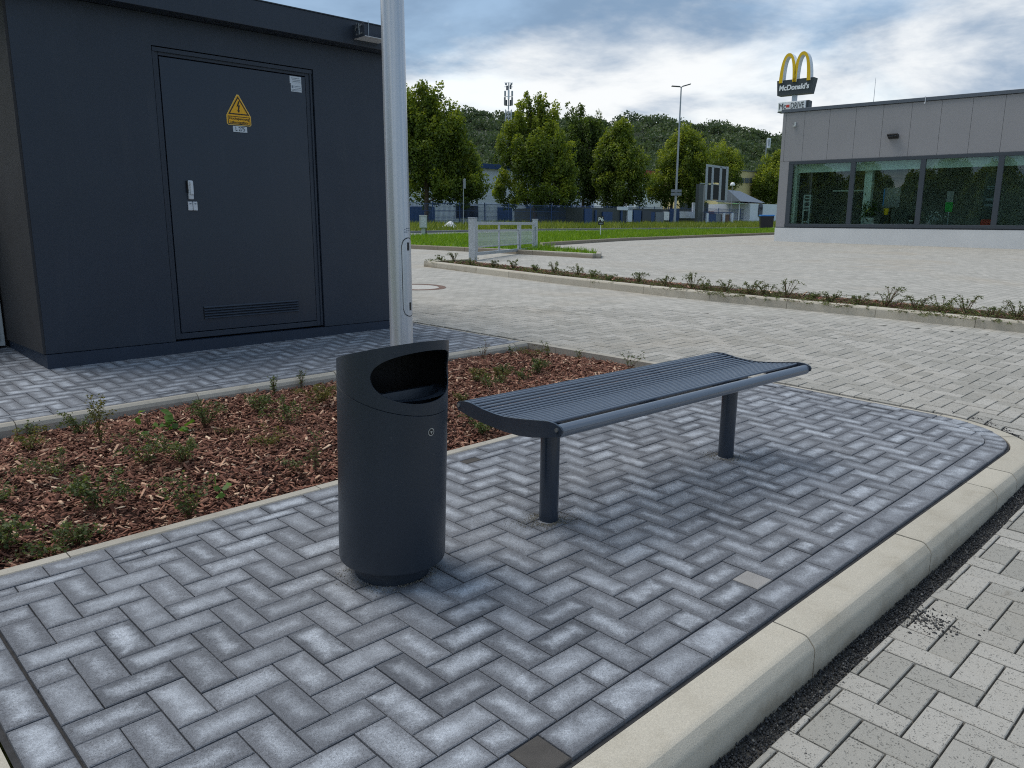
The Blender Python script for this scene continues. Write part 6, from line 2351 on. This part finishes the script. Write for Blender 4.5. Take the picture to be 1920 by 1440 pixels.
MB().tube((0, 0, ht * m), (0, 0, 138 * m), 1.0 * m, n=8).build('top_tube', MT['mastgrey'], tw)
for (x, z, hh, mt) in ((-7, 98, 14, 'panel'), (6.5, 98, 14, 'panel'), (-4, 97, 10, 'signdark'), (3.5, 97, 10, 'signdark'), (-6.5, 114, 9, 'lampgrey'), (6.5, 114, 9, 'lampgrey'), (-3, 124, 8, 'cap'), (3.5, 126, 8, 'cap'), (0, 108, 16, 'hallwhite'), (-5, 133, 4, 'lampgrey'), (5, 133, 4, 'lampgrey')):
    MB().rbox((x - 1.7) * m, (x + 1.7) * m, -3 * m, 0, z * m, (z + hh) * m, 0.1).build('antenna', MT[mt], tw)
for z in (97, 113, 130, 137):
    MB().tube((-8 * m, -1 * m, z * m), (8 * m, -1 * m, z * m), 0.5 * m, n=6).build('cross_arm', MT['mastgrey'], tw)
tp = far(1433, 330, 150)
m = depth(tp) / FPX
sm = thing('small_mast', 'thin mast with a pale antenna box left of the restaurant', 'mast', tp, (RH, GUP.cross(RH).normalized(), GUP))
MB().tube((0, 0, -40 * m), (0, 0, 66 * m), 0.9 * m, n=8).build('pole', MT['lampgrey'], sm)
MB().rbox(1.0 * m, 7 * m, -3 * m, 3 * m, 50 * m, 68 * m, 0.1).build('antenna', MT['hallwhite'], sm)
MB().rbox(2.0 * m, 4.4 * m, -3.6 * m, -3 * m, 55 * m, 66 * m, 0.05).build('antenna_front', MT['lampgrey'], sm)

# ---- wooded hill ----------------------------------------------------------------------------
RIDGE = [(-400, 250), (200, 235), (560, 216), (700, 211), (870, 214), (930, 220), (1000, 228), (1100, 233), (1200, 230), (1228, 227), (1265, 236), (1300, 239), (1340, 243), (1380, 249), (1420, 259), (1460, 266), (1600, 280), (1900, 300), (2400, 330)]


def ridge(u):
    for (a, b), (c, d) in zip(RIDGE, RIDGE[1:]):
        if a <= u <= c:
            return b + (d - b) * (u - a) / (c - a)
    return RIDGE[-1][1]


us = list(range(-400, 2401, 100))
vs, fs = [], []
rows = ((390, 190), (372, 215), (0.35, 250), (0.72, 290), (1.0, 330), (1.15, 420))
for a, dist in rows:
    for u in us:
        v = a if a > 2 else 372 + (ridge(u) + 5 - 372) * min(a, 1.0) + (30 if a > 1 else 0)
        vs.append(far(u, v, dist)[:])
nu = len(us)
for j in range(len(rows) - 1):
    for i in range(nu - 1):
        fs.append((j * nu + i, j * nu + i + 1, (j + 1) * nu + i + 1, (j + 1) * nu + i))
hill_m = plain('forest_floor', (0.034, 0.048, 0.026, 1), 0.95, var=0.3, scale=0.1)
MB().add(vs, fs).build('hill', hill_m, kind='structure')
PP, RR = [], []
rs = np.random.default_rng(21)
for k in range(800):
    u = rs.uniform(660, 1560)
    t = rs.random() ** 0.8
    v = 374 + (ridge(u) - 374) * t + rs.normal(0, 1.5)
    dist = 215 + 115 * t + rs.uniform(-6, 6)
    c = np.array(far(u, v, dist)[:])
    r = rs.uniform(3.0, 5.8)
    n = 230
    d = rs.normal(size=(n, 3))
    d /= np.linalg.norm(d, axis=1)[:, None]
    d[:, 2] = np.abs(d[:, 2]) * 1.0 - 0.25 * rs.random(n)
    p = c + d * r * rs.uniform(0.7, 1.05, (n, 1)) * np.array([1, 1, 0.85])
    a = rs.normal(size=(n, 3))
    a /= np.linalg.norm(a, axis=1)[:, None]
    b = rs.normal(size=(n, 3))
    b -= a * (a * b).sum(1)[:, None]
    b /= np.linalg.norm(b, axis=1)[:, None]
    s = rs.uniform(0.45, 0.95, (n, 1))
    PP.append(np.stack([p - a * s * .6, p + b * s * .5, p + a * s * .6, p - b * s * .5], 1))
    tone = rs.normal(0.42, 0.17)
    RR.append((tone + 0.2 * d[:, 2] + rs.normal(0, .1, n)).clip(0, 1))  # crown tops toned lighter, light from above painted into the leaves
fo = quads('forest', np.concatenate(PP), np.concatenate(RR), MT['leaf_forest_hazed'], None, 'stuff')
fo['label'] = 'dark green deciduous wood covering the distant hill'
fo['category'] = 'forest'
